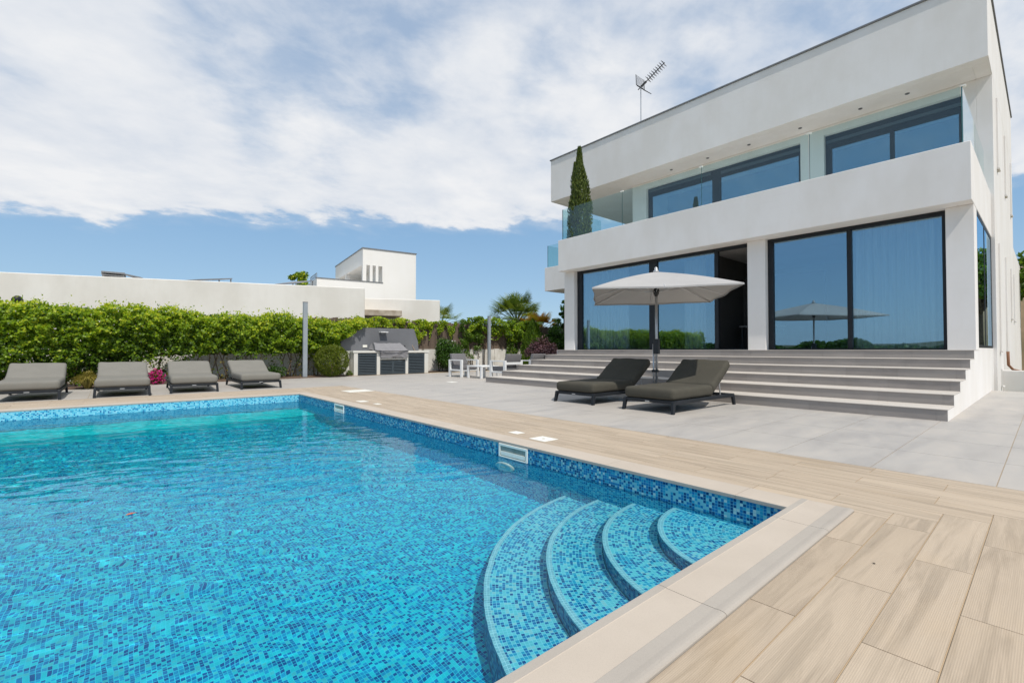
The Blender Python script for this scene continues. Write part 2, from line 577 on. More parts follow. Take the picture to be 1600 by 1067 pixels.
MT['water'] = m_water()


# ------------------------------------------------------------------ object helpers
def link(o):
    COL.objects.link(o)
    return o


def tag(o, label=None, cat=None, group=None, kind=None):
    for k, v in (('label', label), ('category', cat), ('group', group), ('kind', kind)):
        if v:
            o[k] = v
    return o


def thing(name, label, cat, loc=(0, 0, 0), rz=0.0, group=None):
    o = link(bpy.data.objects.new(name, None))
    o.empty_display_size = .2
    o.location = loc
    o.rotation_euler = (0, 0, rz)
    return tag(o, label, cat, group)


class MB:
    def __init__(s):
        s.v, s.f, s.uv, s.mi = [], [], [], []

    def face(s, pts, uv=None, mi=0):
        b = len(s.v)
        s.v += [tuple(p) for p in pts]
        s.f.append(tuple(range(b, b + len(pts))))
        s.uv.append(uv)
        s.mi.append(mi)

    def hexa(s, p, mi=0):
        """p: 8 corners, bottom ring (ccw from above) then top ring"""
        b = len(s.v)
        s.v += [tuple(q) for q in p]
        for q in ((3, 2, 1, 0), (4, 5, 6, 7), (0, 1, 5, 4), (1, 2, 6, 5), (2, 3, 7, 6), (3, 0, 4, 7)):
            s.f.append(tuple(b + i for i in q))
            s.uv.append(None)
            s.mi.append(mi)

    def box(s, x0, x1, y0, y1, z0, z1, mi=0):
        x0, x1 = sorted((x0, x1)); y0, y1 = sorted((y0, y1)); z0, z1 = sorted((z0, z1))
        s.hexa([(x0, y0, z0), (x1, y0, z0), (x1, y1, z0), (x0, y1, z0), (x0, y0, z1), (x1, y0, z1), (x1, y1, z1), (x0, y1, z1)], mi)

    def beam(s, a, b, w, h, up=(0, 0, 1), mi=0):
        a, b = Vector(a), Vector(b)
        d = (b - a).normalized()
        u = Vector(up)
        sd = d.cross(u)
        if sd.length < 1e-4:
            sd = d.cross(Vector((1, 0, 0)))
        sd.normalize()
        u = sd.cross(d)
        sd *= w / 2
        u *= h / 2
        s.hexa([a - sd - u, a + sd - u, b + sd - u, b - sd - u, a - sd + u, a + sd + u, b + sd + u, b - sd + u], mi)

    def tube(s, pts, r, n=8, caps=True, mi=0):
        pts = [Vector(p) for p in pts]
        rs = r if isinstance(r, (list, tuple)) else [r] * len(pts)
        b = len(s.v)
        up = Vector((0, 0, 1))
        prev = None
        for i, p in enumerate(pts):
            d = (pts[min(i + 1, len(pts) - 1)] - pts[max(i - 1, 0)]).normalized()
            if prev is None:
                a = d.orthogonal().normalized()
            else:
                a = (prev - d * prev.dot(d)).normalized()
            prev = a
            c = d.cross(a)
            for k in range(n):
                t = 2 * math.pi * k / n
                s.v.append(tuple(p + (a * math.cos(t) + c * math.sin(t)) * rs[i]))
        for i in range(len(pts) - 1):
            for k in range(n):
                k2 = (k + 1) % n
                s.f.append((b + i * n + k, b + i * n + k2, b + (i + 1) * n + k2, b + (i + 1) * n + k))
                s.uv.append(None); s.mi.append(mi)
        if caps:
            s.f.append(tuple(b + k for k in range(n))[::-1]); s.uv.append(None); s.mi.append(mi)
            e = b + (len(pts) - 1) * n
            s.f.append(tuple(e + k for k in range(n))); s.uv.append(None); s.mi.append(mi)

    def prism(s, poly, axis, a, b, mi=0):
        """extrude polygon [(u,v)] along axis x|y|z from a to b"""
        def P(u, v, w):
            return {'x': (w, u, v), 'y': (u, w, v), 'z': (u, v, w)}[axis]
        n = len(poly)
        base = len(s.v)
        s.v += [P(u, v, a) for u, v in poly] + [P(u, v, b) for u, v in poly]
        s.f.append(tuple(base + i for i in range(n))[::-1]); s.uv.append(None); s.mi.append(mi)
        s.f.append(tuple(base + n + i for i in range(n))); s.uv.append(None); s.mi.append(mi)
        for i in range(n):
            j = (i + 1) % n
            s.f.append((base + i, base + j, base + n + j, base + n + i)); s.uv.append(None); s.mi.append(mi)

    def build(s, name, mats, parent=None, bevel=0, seg=2, smooth=False, fix=True, off=True):
        me = bpy.data.meshes.new(name)
        o = bpy.data.objects.new(name, me)
        vs = s.v
        if parent is not None and off:
            l = parent_world(parent)
            if parent.rotation_euler.z and parent.parent is None:
                pass
            vs = [(x - l[0], y - l[1], z - l[2]) for x, y, z in s.v]
        me.from_pydata(vs, [], s.f)
        if any(u is not None for u in s.uv):
            ul = me.uv_layers.new(name='UVMap')
            k = 0
            for f, u in zip(s.f, s.uv):
                for i in range(len(f)):
                    if u is not None:
                        ul.data[k].uv = u[i]
                    k += 1
        if not isinstance(mats, (list, tuple)):
            mats = [mats]
        for m in mats:
            me.materials.append(m)
        if len(mats) > 1:
            me.polygons.foreach_set('material_index', s.mi)
        if fix or bevel:
            bm = bmesh.new()
            bm.from_mesh(me)
            if fix:
                bmesh.ops.recalc_face_normals(bm, faces=bm.faces)
            if bevel:
                bmesh.ops.bevel(bm, geom=[e for e in bm.edges if e.is_manifold and e.calc_face_angle(0) > .5], offset=bevel, segments=seg, affect='EDGES', profile=.5, clamp_overlap=True)
            bm.to_mesh(me)
            bm.free()
        if smooth:
            me.polygons.foreach_set('use_smooth', [True] * len(me.polygons))
        link(o)
        if parent is not None:
            o.parent = parent
        return o


def parent_world(p):
    x = Vector((0, 0, 0))
    while p is not None:
        x += p.location
        p = p.parent
    return x


def smooth_by_angle(o, ang=40):
    me = o.data
    me.polygons.foreach_set('use_smooth', [True] * len(me.polygons))
    bm = bmesh.new(); bm.from_mesh(me)
    for e in bm.edges:
        e.smooth = e.calc_face_angle(0) < R(ang) if e.is_manifold else False
    bm.to_mesh(me); bm.free()
    return o


def part(name, mat, parent, boxes, bevel=0, **kw):
    mb = MB()
    for b in boxes:
        mb.box(*b)
    return mb.build(name, mat, parent, bevel=bevel, **kw)


def struct(name, mb, mats, **kw):
    o = mb.build(name, mats, None, **kw)
    o['kind'] = 'structure'
    return o


def copy_tree(o, parent=None):
    c = o.copy()
    COL.objects.link(c)
    c.parent = parent
    for ch in list(o.children):
        copy_tree(ch, c)
    return c


# leaves ------------------------------------------------------------
def leaves(name, P, size, mat, parent, Nrm=None, rng=None, aspect=.55, spread=1.0, droop=0.0, dirv=None, val=None, off=True):
    """one quad (diamond) per point; P (n,3), size scalar or array"""
    rng = rng or np.random.default_rng(1)
    n = len(P)
    if dirv is None:
        d = rng.normal(size=(n, 3))
        d[:, 2] -= droop
    else:
        d = np.array(dirv, float) + rng.normal(size=(n, 3)) * .35 * spread
    d /= np.linalg.norm(d, axis=1)[:, None] + 1e-9
    if Nrm is None:
        nn = rng.normal(size=(n, 3))
    else:
        nn = Nrm + rng.normal(size=(n, 3)) * .6 * spread
    sd = np.cross(d, nn)
    sd /= np.linalg.norm(sd, axis=1)[:, None] + 1e-9
    sz = (np.ones(n) * size * rng.uniform(.65, 1.25, n))[:, None]
    a = P - d * sz * .5
    c = P + d * sz * .5
    m = P - d * sz * .08
    b = m + sd * sz * aspect * .5
    e = m - sd * sz * aspect * .5
    V = np.stack([a, b, c, e], 1).reshape(-1, 3)
    if parent is not None and off:
        V = V - np.array(parent_world(parent))
    me = bpy.data.meshes.new(name)
    me.vertices.add(4 * n); me.vertices.foreach_set('co', V.ravel())
    me.loops.add(4 * n); me.loops.foreach_set('vertex_index', np.arange(4 * n))
    me.polygons.add(n); me.polygons.foreach_set('loop_start', np.arange(n) * 4); me.polygons.foreach_set('loop_total', np.full(n, 4))
    u = np.repeat((rng.uniform(0, 1, n) if val is None else np.clip(val + rng.normal(size=n) * .18, 0, 1)), 4)
    ul = me.uv_layers.new(name='UVMap')
    ul.data.foreach_set('uv', np.stack([u, u], 1).ravel())
    me.materials.append(mat)
    me.update(); me.validate()
    o = link(bpy.data.objects.new(name, me))
    if parent is not None:
        o.parent = parent
    return o


def clumps(rng, centers, radii, per, squash=1.0):
    """points on rough shells of many clumps"""
    P, Nn = [], []
    for c, r, k in zip(centers, radii, per):
        d = rng.normal(size=(k, 3)); d /= np.linalg.norm(d, axis=1)[:, None]
        rr = r * rng.uniform(.45, 1.05, k)[:, None]
        q = d * rr
        q[:, 2] *= squash
        P.append(np.array(c) + q); Nn.append(d)
    return np.concatenate(P), np.concatenate(Nn)


# ================================================================== GROUND, PATIO, DECK
def tiles_mesh(name, rects, mat, zt=0.0, gap=.003, depth=.006):
    mb = MB()
    for i, (x0, x1, y0, y1) in enumerate(rects):
        u = (i * 1.37 + .5, (i * .731) % 17.)
        x0 += gap; x1 -= gap; y0 += gap; y1 -= gap
        mb.face([(x0, y0, zt), (x1, y0, zt), (x1, y1, zt), (x0, y1, zt)], [u] * 4)
        for a, b in (((x0, y0), (x1, y0)), ((x1, y0), (x1, y1)), ((x1, y1), (x0, y1)), ((x0, y1), (x0, y0))):
            mb.face([(a[0], a[1], zt - depth), (b[0], b[1], zt - depth), (b[0], b[1], zt), (a[0], a[1], zt)], [u] * 4)
    return mb


PX0, PX1, PY0, PY1 = -3.0, 3.25, 1.09, 11.15      # pool
OX0, OX1, OY0, OY1 = -3.29, 3.50, .805, 11.44     # outside of coping
XW = 4.915                                         # wood strip / grey tile boundary

g = MB()
for r in ((-3000, 3000, -3000, -12), (-3000, 3000, 18.0, 3000), (-3000, -10, -12, 18.0), (16.49, 3000, -12, 18.0)):
    g.face([(r[0], r[2], -.34), (r[1], r[2], -.34), (r[1], r[3], -.34), (r[0], r[3], -.34)])
struct('ground', g, MT['ground'])

# base slab with a hole for the pool, 6 mm below the tiles (shows as grout)
b = MB()
for r in ((-10, 16.49, -12, OY0 + .01), (-10, 16.49, OY1 - .01, 18.0), (-10, OX0 + .01, OY0 + .01, OY1 - .01), (OX1 - .01, 16.49, OY0 + .01, OY1 - .01)):
    b.box(r[0], r[1], r[2], r[3], -.5, -.005)
struct('terrace_base', b, MT['grout'])

# grey patio tiles
rects = []
tx, ty = 1.05, .745
for i in range(-16, 13):
    for j in range(-17, 25):
        x0, y0 = XW + tx * i, .267 + ty * j
        x1, y1 = x0 + tx, y0 + ty
        if x1 > 17.2 or x0 < -9.6:
            continue
        if y0 > 17.4:
            continue
        # inside wood area?
        lo_x, hi_x, lo_y, hi_y = -4.72, XW, -3.0, 12.86
        if x0 >= hi_x - .001 or x1 <= lo_x or y0 >= hi_y - .30 or y1 < -3.4:
            yy0 = max(y0, hi_y) if (lo_x < x0 < hi_x and y0 > 0) else y0
            if yy0 < y1 - .05:
                rects.append((x0, x1, yy0, y1))
mbp = tiles_mesh('p', rects, MT['patio'])
struct('patio_tiles', mbp, MT['patio'], fix=False)


def planks_mesh(items, zt=0.0, gap=.0024, depth=.006):
    """items: (x0,x1,y0,y1,along) -> mesh with uv in metres along/across and an ID map"""
    V, F, UV, ID = [], [], [], []
    for k, (x0, x1, y0, y1, al) in enumerate(items):
        ident = ((k * 7.13) % 91.7, (k * 3.77) % 53.3)
        x0 += gap; x1 -= gap; y0 += gap; y1 -= gap
        if x1 <= x0 or y1 <= y0:
            continue
        def q(pts):
            bidx = len(V)
            V.extend(pts)
            F.append(tuple(range(bidx, bidx + 4)))
            for p in pts:
                UV.append(((p[0] - x0, p[1] - y0) if al == 'x' else (p[1] - y0, p[0] - x0)))
                ID.append(ident)
        c = .0012
        q([(x0 + c, y0 + c, zt), (x1 - c, y0 + c, zt), (x1 - c, y1 - c, zt), (x0 + c, y1 - c, zt)])
        o = [(x0, y0), (x1, y0), (x1, y1), (x0, y1)]
        i_ = [(x0 + c, y0 + c), (x1 - c, y0 + c), (x1 - c, y1 - c), (x0 + c, y1 - c)]
        for n_ in range(4):
            a, b2 = o[n_], o[(n_ + 1) % 4]
            ia, ib = i_[n_], i_[(n_ + 1) % 4]
            q([(a[0], a[1], zt - c), (b2[0], b2[1], zt - c), (ib[0], ib[1], zt), (ia[0], ia[1], zt)])
            q([(a[0], a[1], zt - depth), (b2[0], b2[1], zt - depth), (b2[0], b2[1], zt - c), (a[0], a[1], zt - c)])
    me = bpy.data.meshes.new('pool_deck')
    me.from_pydata(V, [], F)
    a = me.uv_layers.new(name='UVMap'); a.data.foreach_set('uv', np.array(UV).ravel())
    bb = me.uv_layers.new(name='ID'); bb.data.foreach_set('uv', np.array(ID).ravel())
    me.materials.append(MT['plank'])
    return link(bpy.data.objects.new('pool_deck', me))


items = []
sx = [3.50, 3.645, 3.857, 4.069, 4.28, 4.492, 4.703, XW]
rows = [.805, .638, .437, .235, .04, -.157, -.354]          # near rows, going away from the pool
ends = [.638, .437, .235, .04, -.157, -.354, -.551]
joint0 = [1.42, .966, 1.45, .503, .975, .505, .975]
for i in range(7):
    x0, x1 = sx[i], sx[i + 1]
    y = joint0[i]
    if y - .2 > ends[i]:
        items.append((x0, x1, ends[i], y, 'y'))
    else:
        items.append((x0, x1, ends[i], y, 'y'))
    while y < OY1 + 1.4:
        y2 = min(y + .962, OY1 + .0 + .2 * (i + .0) + .0 if False else 12.86)
        if y2 - y < .02:
            break
        items.append((x0, x1, y, y2, 'y'))
        y = y2
# near rows (planks along X), ending in the stepped mitre
for k in range(22):
    y1 = rows[k] if k < 7 else rows[6] - .197 * (k - 6)
    y0 = (rows[k + 1] if k < 6 else y1 - .197)
    hi = {0: 3.50, 1: 3.645, 2: 3.857, 3: 4.069, 4: 4.28, 5: 4.492, 6: 4.703}.get(k, XW)
    hi = sx[min(k, 7)] if k > 0 else 3.645
    hi = sx[min(k, 7)]
    x = 1.961 - .9625 * 8 + (.48 if k % 2 else 0)
    while x < hi:
        x2 = min(x + .9625, hi)
        if x2 > -4.7:
            items.append((max(x, -4.7), x2, y0, y1, 'x'))
        x = x2
# remove the overlap of strips with near rows: strips start at `ends`
# far side strip (planks along X) and left side strip
for k in range(7):
    y0 = OY1 + .2029 * k
    x = -4.7 + (.48 if k % 2 else 0) - .96
    while x < 3.5:
        x2 = min(x + .9625, 3.5)
        if x2 > -4.7:
            items.append((max(x, -4.7), x2, y0, y0 + .2029, 'x'))
        x = x2
for i in range(7):
    x0 = OX0 - 1.41 + .2014 * i
    y = .805 - (.5 if i % 2 else 0)
    y = max(y, .805)
    while y < OY1:
        y2 = min(y + .9625, OY1)
        items.append((x0, x0 + .2014, y, y2, 'y'))
        y = y2
deck = planks_mesh(items)
deck['kind'] = 'structure'

# ================================================================== POOL
pool = thing('swimming_pool', 'rectangular swimming pool lined with blue mosaic tiles, curved steps in one corner', 'swimming pool', (0, 0, 0))
ZW = -.16
TS = .0215


def quad_uv(mb, pts, uvs, mi=0):
    mb.face(pts, [(a / TS, b_ / TS) for a, b_ in uvs], mi)


mb = MB()
FN, FF = -1.16, -2.0         # floor near / far
fy = [(PY0, FN), (5.0, FN - .12), (8.2, FF), (PY1, FF)]
for (ya, za), (yb, zb) in zip(fy[:-1], fy[1:]):
    quad_uv(mb, [(PX0, ya, za), (PX1, ya, za), (PX1, yb, zb), (PX0, yb, zb)], [(0, ya), (PX1 - PX0, ya), (PX1 - PX0, yb), (0, yb)])
basin = mb.build('floor', MT['mosaic'], pool, fix=False)
mb = MB()
mb_side = mb
mlow = MB()
for X_, s_ in ((PX1, 1), (PX0, -1)):
    zs = ZW - 3 * TS
    quad_uv(mb, [(X_, PY0, zs), (X_, PY1, zs), (X_, PY1, -.004), (X_, PY0, -.004)], [(0, 2.1 + zs), (PY1 - PY0, 2.1 + zs), (PY1 - PY0, 2.1), (0, 2.1)])
    mlow = MB()
    quad_uv(mlow, [(X_, PY0, -2.1), (X_, PY1, -2.1), (X_, PY1, zs), (X_, PY0, zs)], [(0, 0), (PY1 - PY0, 0), (PY1 - PY0, 2.1 + zs), (0, 2.1 + zs)])
    mlow.build('lower_wall', MT['mosaic_lightened'], pool, fix=False)
mfar = MB()
for Y_, mb in ((PY0, mb), (PY1, mfar)):
    quad_uv(mb, [(PX0, Y_, -2.1), (PX1, Y_, -2.1), (PX1, Y_, -.004), (PX0, Y_, -.004)], [(20, 0), (20 + PX1 - PX0, 0), (20 + PX1 - PX0, 2.1), (20, 2.1)])
farw = mfar.build('far_wall', MT['mosaic_sunlit'], pool, fix=False)
mb = mb_side
wallm = mb.build('basin_wall', MT['mosaic_shaded'], pool, fix=False)

mb = MB()
mb.box(PX0 + .002, PX1 - .002, PY1 - 1.1, PY1 - .002, FF - .05, -1.45)
ledge = mb.build('ledge', MT['ledge'], pool, bevel=.02)

# curved corner steps: tread rings with polar mosaic, riser and a pale rim
cx0, cy0 = PX1, PY0
radii = [.79, 1.155, 1.525, 1.92]
deps = [.105, .285, .475, .665]
pool_parts = [basin, ledge]
for k, (r, dp) in enumerate(zip(radii, deps)):
    z = ZW - dp
    zb = ZW - deps[k + 1] if k < 3 else FN - .01
    ri = radii[k - 1] if k else 0.02
    n = 48
    mt, mr, mz = MB(), MB(), MB()
    for i in range(n):
        a0, a1 = math.pi / 2 + math.pi / 2 * i / n, math.pi / 2 + math.pi / 2 * (i + 1) / n
        def P(rr, a, zz):
            return (cx0 + rr * math.cos(a), cy0 + rr * math.sin(a), zz)
        rim = r - .036
        quad_uv(mt, [P(ri, a0, z), P(rim, a0, z), P(rim, a1, z), P(ri, a1, z)], [(ri, a0 * r), (rim, a0 * r), (rim, a1 * r), (ri, a1 * r)])
        quad_uv(mz, [P(r - .004, a0, z - .006), P(r - .004, a1, z - .006), P(r - .004, a1, zb), P(r - .004, a0, zb)], [(a0 * r, 0), (a1 * r, 0), (a1 * r, zb - z), (a0 * r, zb - z)])
        quad_uv(mr, [P(rim, a0, z + .002), P(r, a0, z + .002), P(r, a1, z + .002), P(rim, a1, z + .002)], [(0, a0 * r), (.99 * 2 * TS, a0 * r), (.99 * 2 * TS, a1 * r), (0, a1 * r)])
        quad_uv(mr, [P(r, a0, z + .002), P(r, a1, z + .002), P(r, a1, z - .014), P(r, a0, z - .014)], [(a0 * r, 0), (a1 * r, 0), (a1 * r, .5 * TS), (a0 * r, .5 * TS)])
    st = mt.build('pool_step', MT['mosaic_lightened'], pool, fix=False)
    rz_ = mz.build('step_riser', MT['mosaic_shaded'], st, fix=False)
    pool_parts.append(rz_)
    rm = mr.build('step_rim', MT['rim'], st, fix=False)
    pool_parts += [st, rm]

# coping
cp = MB()


def strip_profile(mb, prof, p0, p1, axis, inner, sgn, joints=None):
    """prof: list of (offset from pool edge, z, mat); extruded along axis between p0 and p1"""
    cuts = [p0] + [j for j in (joints or []) if min(p0, p1) < j < max(p0, p1)] + [p1]
    for a, b_ in zip(cuts[:-1], cuts[1:]):
        a2, b2 = a + .0015, b_ - .0015
        for (o0, z0, m0), (o1, z1, m1) in zip(prof[:-1], prof[1:]):
            if axis == 'x':
                q = [(a2, inner + sgn * o0, z0), (b2, inner + sgn * o0, z0), (b2, inner + sgn * o1, z1), (a2, inner + sgn * o1, z1)]
            else:
                q = [(inner + sgn * o0, a2, z0), (inner + sgn * o0, b2, z0), (inner + sgn * o1, b2, z1), (inner + sgn * o1, a2, z1)]
            mb.face(q, None, m1)
        for e in (a2, b2):
            if axis == 'x':
                pts = [(e, inner + sgn * o, z) for o, z, _ in prof]
            else:
                pts = [(inner + sgn * o, e, z) for o, z, _ in prof]
            mb.face(pts, None, 0)


near = [(-.004, -.016, 1), (-.004, .010, 1), (-.001, .0135, 1), (.036, .0135, 1), (.038, .0115, 0), (.19, .0115, 0), (.192, .0125, 1), (.240, .0130, 1), (.250, .0145, 1), (.262, .0155, 1), (.273, .0145, 1), (.281, .0115, 1), (.2855, .006, 1), (.286, -.02, 1)]
flat = [(-.004, -.016, 1), (-.004, .006, 1), (-.001, .009, 1), (.012, .0092, 0), (.245, .009, 0), (.25, .005, 0), (.25, -.02, 0)]
flatf = [(-.004, -.016, 1), (-.004, .006, 1), (-.001, .009, 1), (.012, .0092, 0), (.285, .009, 0), (.29, .005, 0), (.29, -.02, 0)]
strip_profile(cp, near, OX0, OX1, 'x', PY0, -1, [-2.2, -1.0, .2, .8, 1.76, 2.99])
strip_profile(cp, flat, PY0, OY1, 'y', PX1, 1, [1.42 + 1.1 * i for i in range(10)])
strip_profile(cp, flatf, PX0, PX1 + .0, 'x', PY1, 1, [-2.2 + 1.1 * i for i in range(6)])
strip_profile(cp, flatf, PY0, OY1, 'y', PX0, -1, [1.42 + 1.1 * i for i in range(10)])
coping = cp.build('coping', [MT['cope_beige'], MT['cope_grey']], pool)
# bed joint below the coping
jb = MB()
for r in ((OX0 + .003, OX1 - .003, OY0 + .004, PY0 - .002), (PX1 + .002, OX1 - .003, PY0, OY1 - .004), (OX0 + .003, PX0 - .002, PY0, OY1 - .004), (PX0, PX1, PY1 + .002, OY1 - .004)):
    jb.box(r[0], r[1], r[2], r[3], -.06, .004)
jb.build('coping_joint', MT['grout'], pool)


def skimmer(yc, w, h=.125):
    m_ = MB()
    y0, y1 = yc - w / 2, yc + w / 2
    z0, z1 = -.17, -.018
    X_ = PX1
    t = .026
    m_.box(X_ - .012, X_ + .004, y0, y1, z1 - t, z1)
    m_.box(X_ - .012, X_ + .004, y0, y1, z0, z0 + t * .8)
    m_.box(X_ - .012, X_ + .004, y0, y0 + t, z0 + t * .8, z1 - t)
    m_.box(X_ - .012, X_ + .004, y1 - t, y1, z0 + t * .8, z1 - t)
    fr = m_.build('skimmer', MT['skimmer'], pool, bevel=.003)
    i_ = MB()
    i_.box(X_ - .006, X_ - .003, y0 + t, y1 - t, z0 + t * .8, z1 - t)
    i_.build('throat', MT['skim_in'], fr)
    f_ = MB()
    f_.box(X_ - .011, X_ - .0065, y0 + t + .012, y1 - t - .012, z0 + .03, z0 + .072)
    f_.build('flap', MT['skimmer'], fr, bevel=.001)


MT['skim_in'] = noisy('skimmer_throat', (.22, .24, .21), (.32, .34, .30), 10, .4)
skimmer(3.74, .46)
skimmer(8.68, .46)


def pool_light(y, z):
    m_ = MB()
    n = 24
    X_ = PX1
    ring = []
    for rr, xx in ((.155, 0), (.15, .02), (.125, .028)):
        ring.append([(X_ - xx, y + rr * math.cos(2 * math.pi * i / n), z + rr * math.sin(2 * math.pi * i / n)) for i in range(n)])
    for a, b_ in zip(ring[:-1], ring[1:]):
        for i in range(n):
            m_.face([a[i], a[(i + 1) % n], b_[(i + 1) % n], b_[i]])
    o = m_.build('pool_lamp', MT['skimmer'], pool, smooth=True)
    l_ = MB()
    l_.face([(X_ - .026, y + .13 * math.cos(2 * math.pi * i / n), z + .13 * math.sin(2 * math.pi * i / n)) for i in range(n)])
    l_.build('lens', MT['lens_face'], o, fix=False)
    c_ = MB()
    c_.face([(X_ - .030, y + .04 * math.cos(2 * math.pi * i / n), z + .04 * math.sin(2 * math.pi * i / n)) for i in range(n)])
    c_.build('bulb', MT['skimmer'], o, fix=False)
    return o


MT['lens_face'] = noisy('lamp_lens_face', (.30, .62, .70), (.4, .72, .8), 14, .2)
pool_light(3.87, -.54)

# water surface: one gently rippled sheet
def make_water():
    step = .0155
    nx, ny = int((PX1 - PX0) / step), int((PY1 - PY0) / step)
    x = np.linspace(PX0, PX1, nx + 1); y = np.linspace(PY0, PY1, ny + 1)
    Xg, Yg = np.meshgrid(x, y, indexing='ij')
    rng = np.random.default_rng(11)
    Z = np.zeros_like(Xg)
    for k in range(90):
        lam = math.exp(rng.uniform(math.log(.07), math.log(.55)))
        th = rng.normal(R(62), .55)
        kx, ky = math.cos(th) * 2 * math.pi / lam, math.sin(th) * 2 * math.pi / lam
        amp = WAVE * (lam / .3) ** 1.05
        Z += amp * np.sin(kx * Xg + ky * Yg + rng.uniform(0, 6.28) + .6 * np.sin(Xg * rng.uniform(.3, 1.2) + Yg * rng.uniform(.3, 1.2)))
    # calmer beside the near corner, livelier in the open
    g_ = np.clip((np.hypot(Xg - 3.2, Yg - 1.1)) / 4.0, .22, 1.15)
    Z = Z * g_ + ZW
    V = np.stack([Xg, Yg, Z], -1).reshape(-1, 3)
    idx = np.arange((nx + 1) * (ny + 1)).reshape(nx + 1, ny + 1)
    F = np.stack([idx[:-1, :-1], idx[1:, :-1], idx[1:, 1:], idx[:-1, 1:]], -1).reshape(-1, 4)
    me = bpy.data.meshes.new('water')
    nf = len(F)
    me.vertices.add(len(V)); me.vertices.foreach_set('co', V.ravel())
    me.loops.add(nf * 4); me.loops.foreach_set('vertex_index', F.ravel())
    me.polygons.add(nf); me.polygons.foreach_set('loop_start', np.arange(nf) * 4); me.polygons.foreach_set('loop_total', np.full(nf, 4))
    me.polygons.foreach_set('use_smooth', np.ones(nf, bool))
    me.materials.append(MT['water'])
    me.update()
    o = link(bpy.data.objects.new('water', me))
    o['kind'] = 'structure'
    o.cycles.is_caustics_caster = True
    return o


WAVE = .00012
make_water()
for o in pool.children_recursive:
    o.cycles.is_caustics_receiver = True
for o in pool_parts:
    o.cycles.is_caustics_receiver = True

# floating leaf and crumbs
def small_leaf(name, label, loc, sz, col, rz):
    m_ = MB()
    pts = [(-.5, 0), (-.25, .2), (.1, .24), (.5, 0), (.1, -.22), (-.25, -.18)]
    n = len(pts)
    top = [(loc[0] + sz * (p[0] * math.cos(rz) - p[1] * math.sin(rz)), loc[1] + sz * (p[0] * math.sin(rz) + p[1] * math.cos(rz)), loc[2] + .12 * sz * abs(p[1]) * 2 + .001) for p in pts]
    m_.face(top)
    m_.face([(p[0], p[1], p[2] - .0012) for p in top][::-1])
    o = m_.build(name, noisy(name + '_mat', col, tuple(c * 1.3 for c in col), 30), None)
    return tag(o, label, 'leaf')


small_leaf('floating_leaf', 'small reddish leaf floating on the open pool water', (.127, 4.26, ZW + .002), .07, (.45, .12, .05), .4)
small_leaf('fallen_leaf', 'tiny dark leaf lying on the wood-look planks near the coping corner', (2.715, .55, .003), .016, (.03, .02, .015), 1.0)


# cover plates set in the deck
def cover(label, x0, x1, y0, y1, dot=True):
    t = thing('cover_plate', label, 'drain cover', ((x0 + x1) / 2, (y0 + y1) / 2, 0), group='white cover plates set in the paving')
    part('plate', MT['white_plastic'], t, [(x0, x1, y0, y1, .001, .005)], bevel=.0015)
    if dot:
        m_ = MB()
        cxx, cyy = (x0 + x1) / 2, (y0 + y1) / 2
        m_.tube([(cxx, cyy, .004), (cxx, cyy, .0065)], .018, 12)
        m_.build('screw_cap', MT['cope_grey'], t)
    return t


cover('larger white square cover plate beside the nearer skimmer', 3.58, 3.80, 3.60, 3.85)
cover('smaller white cover plate beside the nearer skimmer', 3.66, 3.79, 4.14, 4.30, False)
cover('white square cover plate by the farther skimmer, the farther from the camera', 3.63, 3.80, 8.62, 8.86, False)
cover('small white cover plate by the farther skimmer, nearer of the two there', 3.70, 3.80, 8.05, 8.22, False)
cover('largest pale cover plate, at the far end of the wood-look strip', 4.27, 4.88, 10.75, 11.33, False)
cover('pale cover plate in the grey tiles before the white armchairs', 7.9, 8.15, 11.95, 12.3, False)

# ================================================================== TERRACE STEPS
RX = [8.87, 9.55, 10.31, 11.07, 11.80, 12.51]
LY = [11.50, 11.54, 11.69, 11.79, 11.84, 11.90]
RH = 1.0 / 6
steps = thing('terrace_steps', 'six wide grey tiled steps leading up to the house terrace', 'steps', (10.5, 6.0, 0))
for k in range(6):
    x0 = RX[k]
    x1 = RX[k + 1] if k < 5 else 13.1
    z0, z1 = RH * k, RH * (k + 1)
    m_ = MB()
    y = .943
    i = 0
    while y < LY[k] - .01:
        y2 = min(y + (.115 if i == 0 else .795), LY[k])
        u = (k * 3.3 + i * 1.71 + .2, i * 2.3 + k)
        m_.face([(x0, y + .0015, z0), (x0, y2 - .0015, z0), (x0, y2 - .0015, z1 - .012), (x0, y + .0015, z1 - .012)], [u] * 4)
        y = y2
        i += 1
    m_.face([(x0 + .003, .943, z0), (x0 + .003, LY[k], z0), (x0 + .003, LY[k], z1), (x0 + .003, .943, z1)], [(99.3, k)] * 4)
    # left end face
    m_.face([(x0, LY[k], 0), (x1, LY[k], 0), (x1, LY[k], z1 - .012), (x0, LY[k], z1 - .012)], [(77.3, k)] * 4)
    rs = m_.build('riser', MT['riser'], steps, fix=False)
    t_ = MB()
    y = .935
    i = 0
    while y < LY[k] + .0:
        y2 = min(y + .795, LY[k] + .008)
        t_.box(x0 - .012, x1 + .003, y + .0012, y2 - .0012, z1 - .013, z1)
        y = y2
        i += 1
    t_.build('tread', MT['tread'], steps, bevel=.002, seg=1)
# ================================================================== MAIN HOUSE
house = thing('modern_villa', 'large white modern two-storey house with wide glass doors and balcony', 'house', (15, 6, 0))
PL = MT['plaster']
YR = .94          # right-hand side plane
YM = .87          # main wall side plane
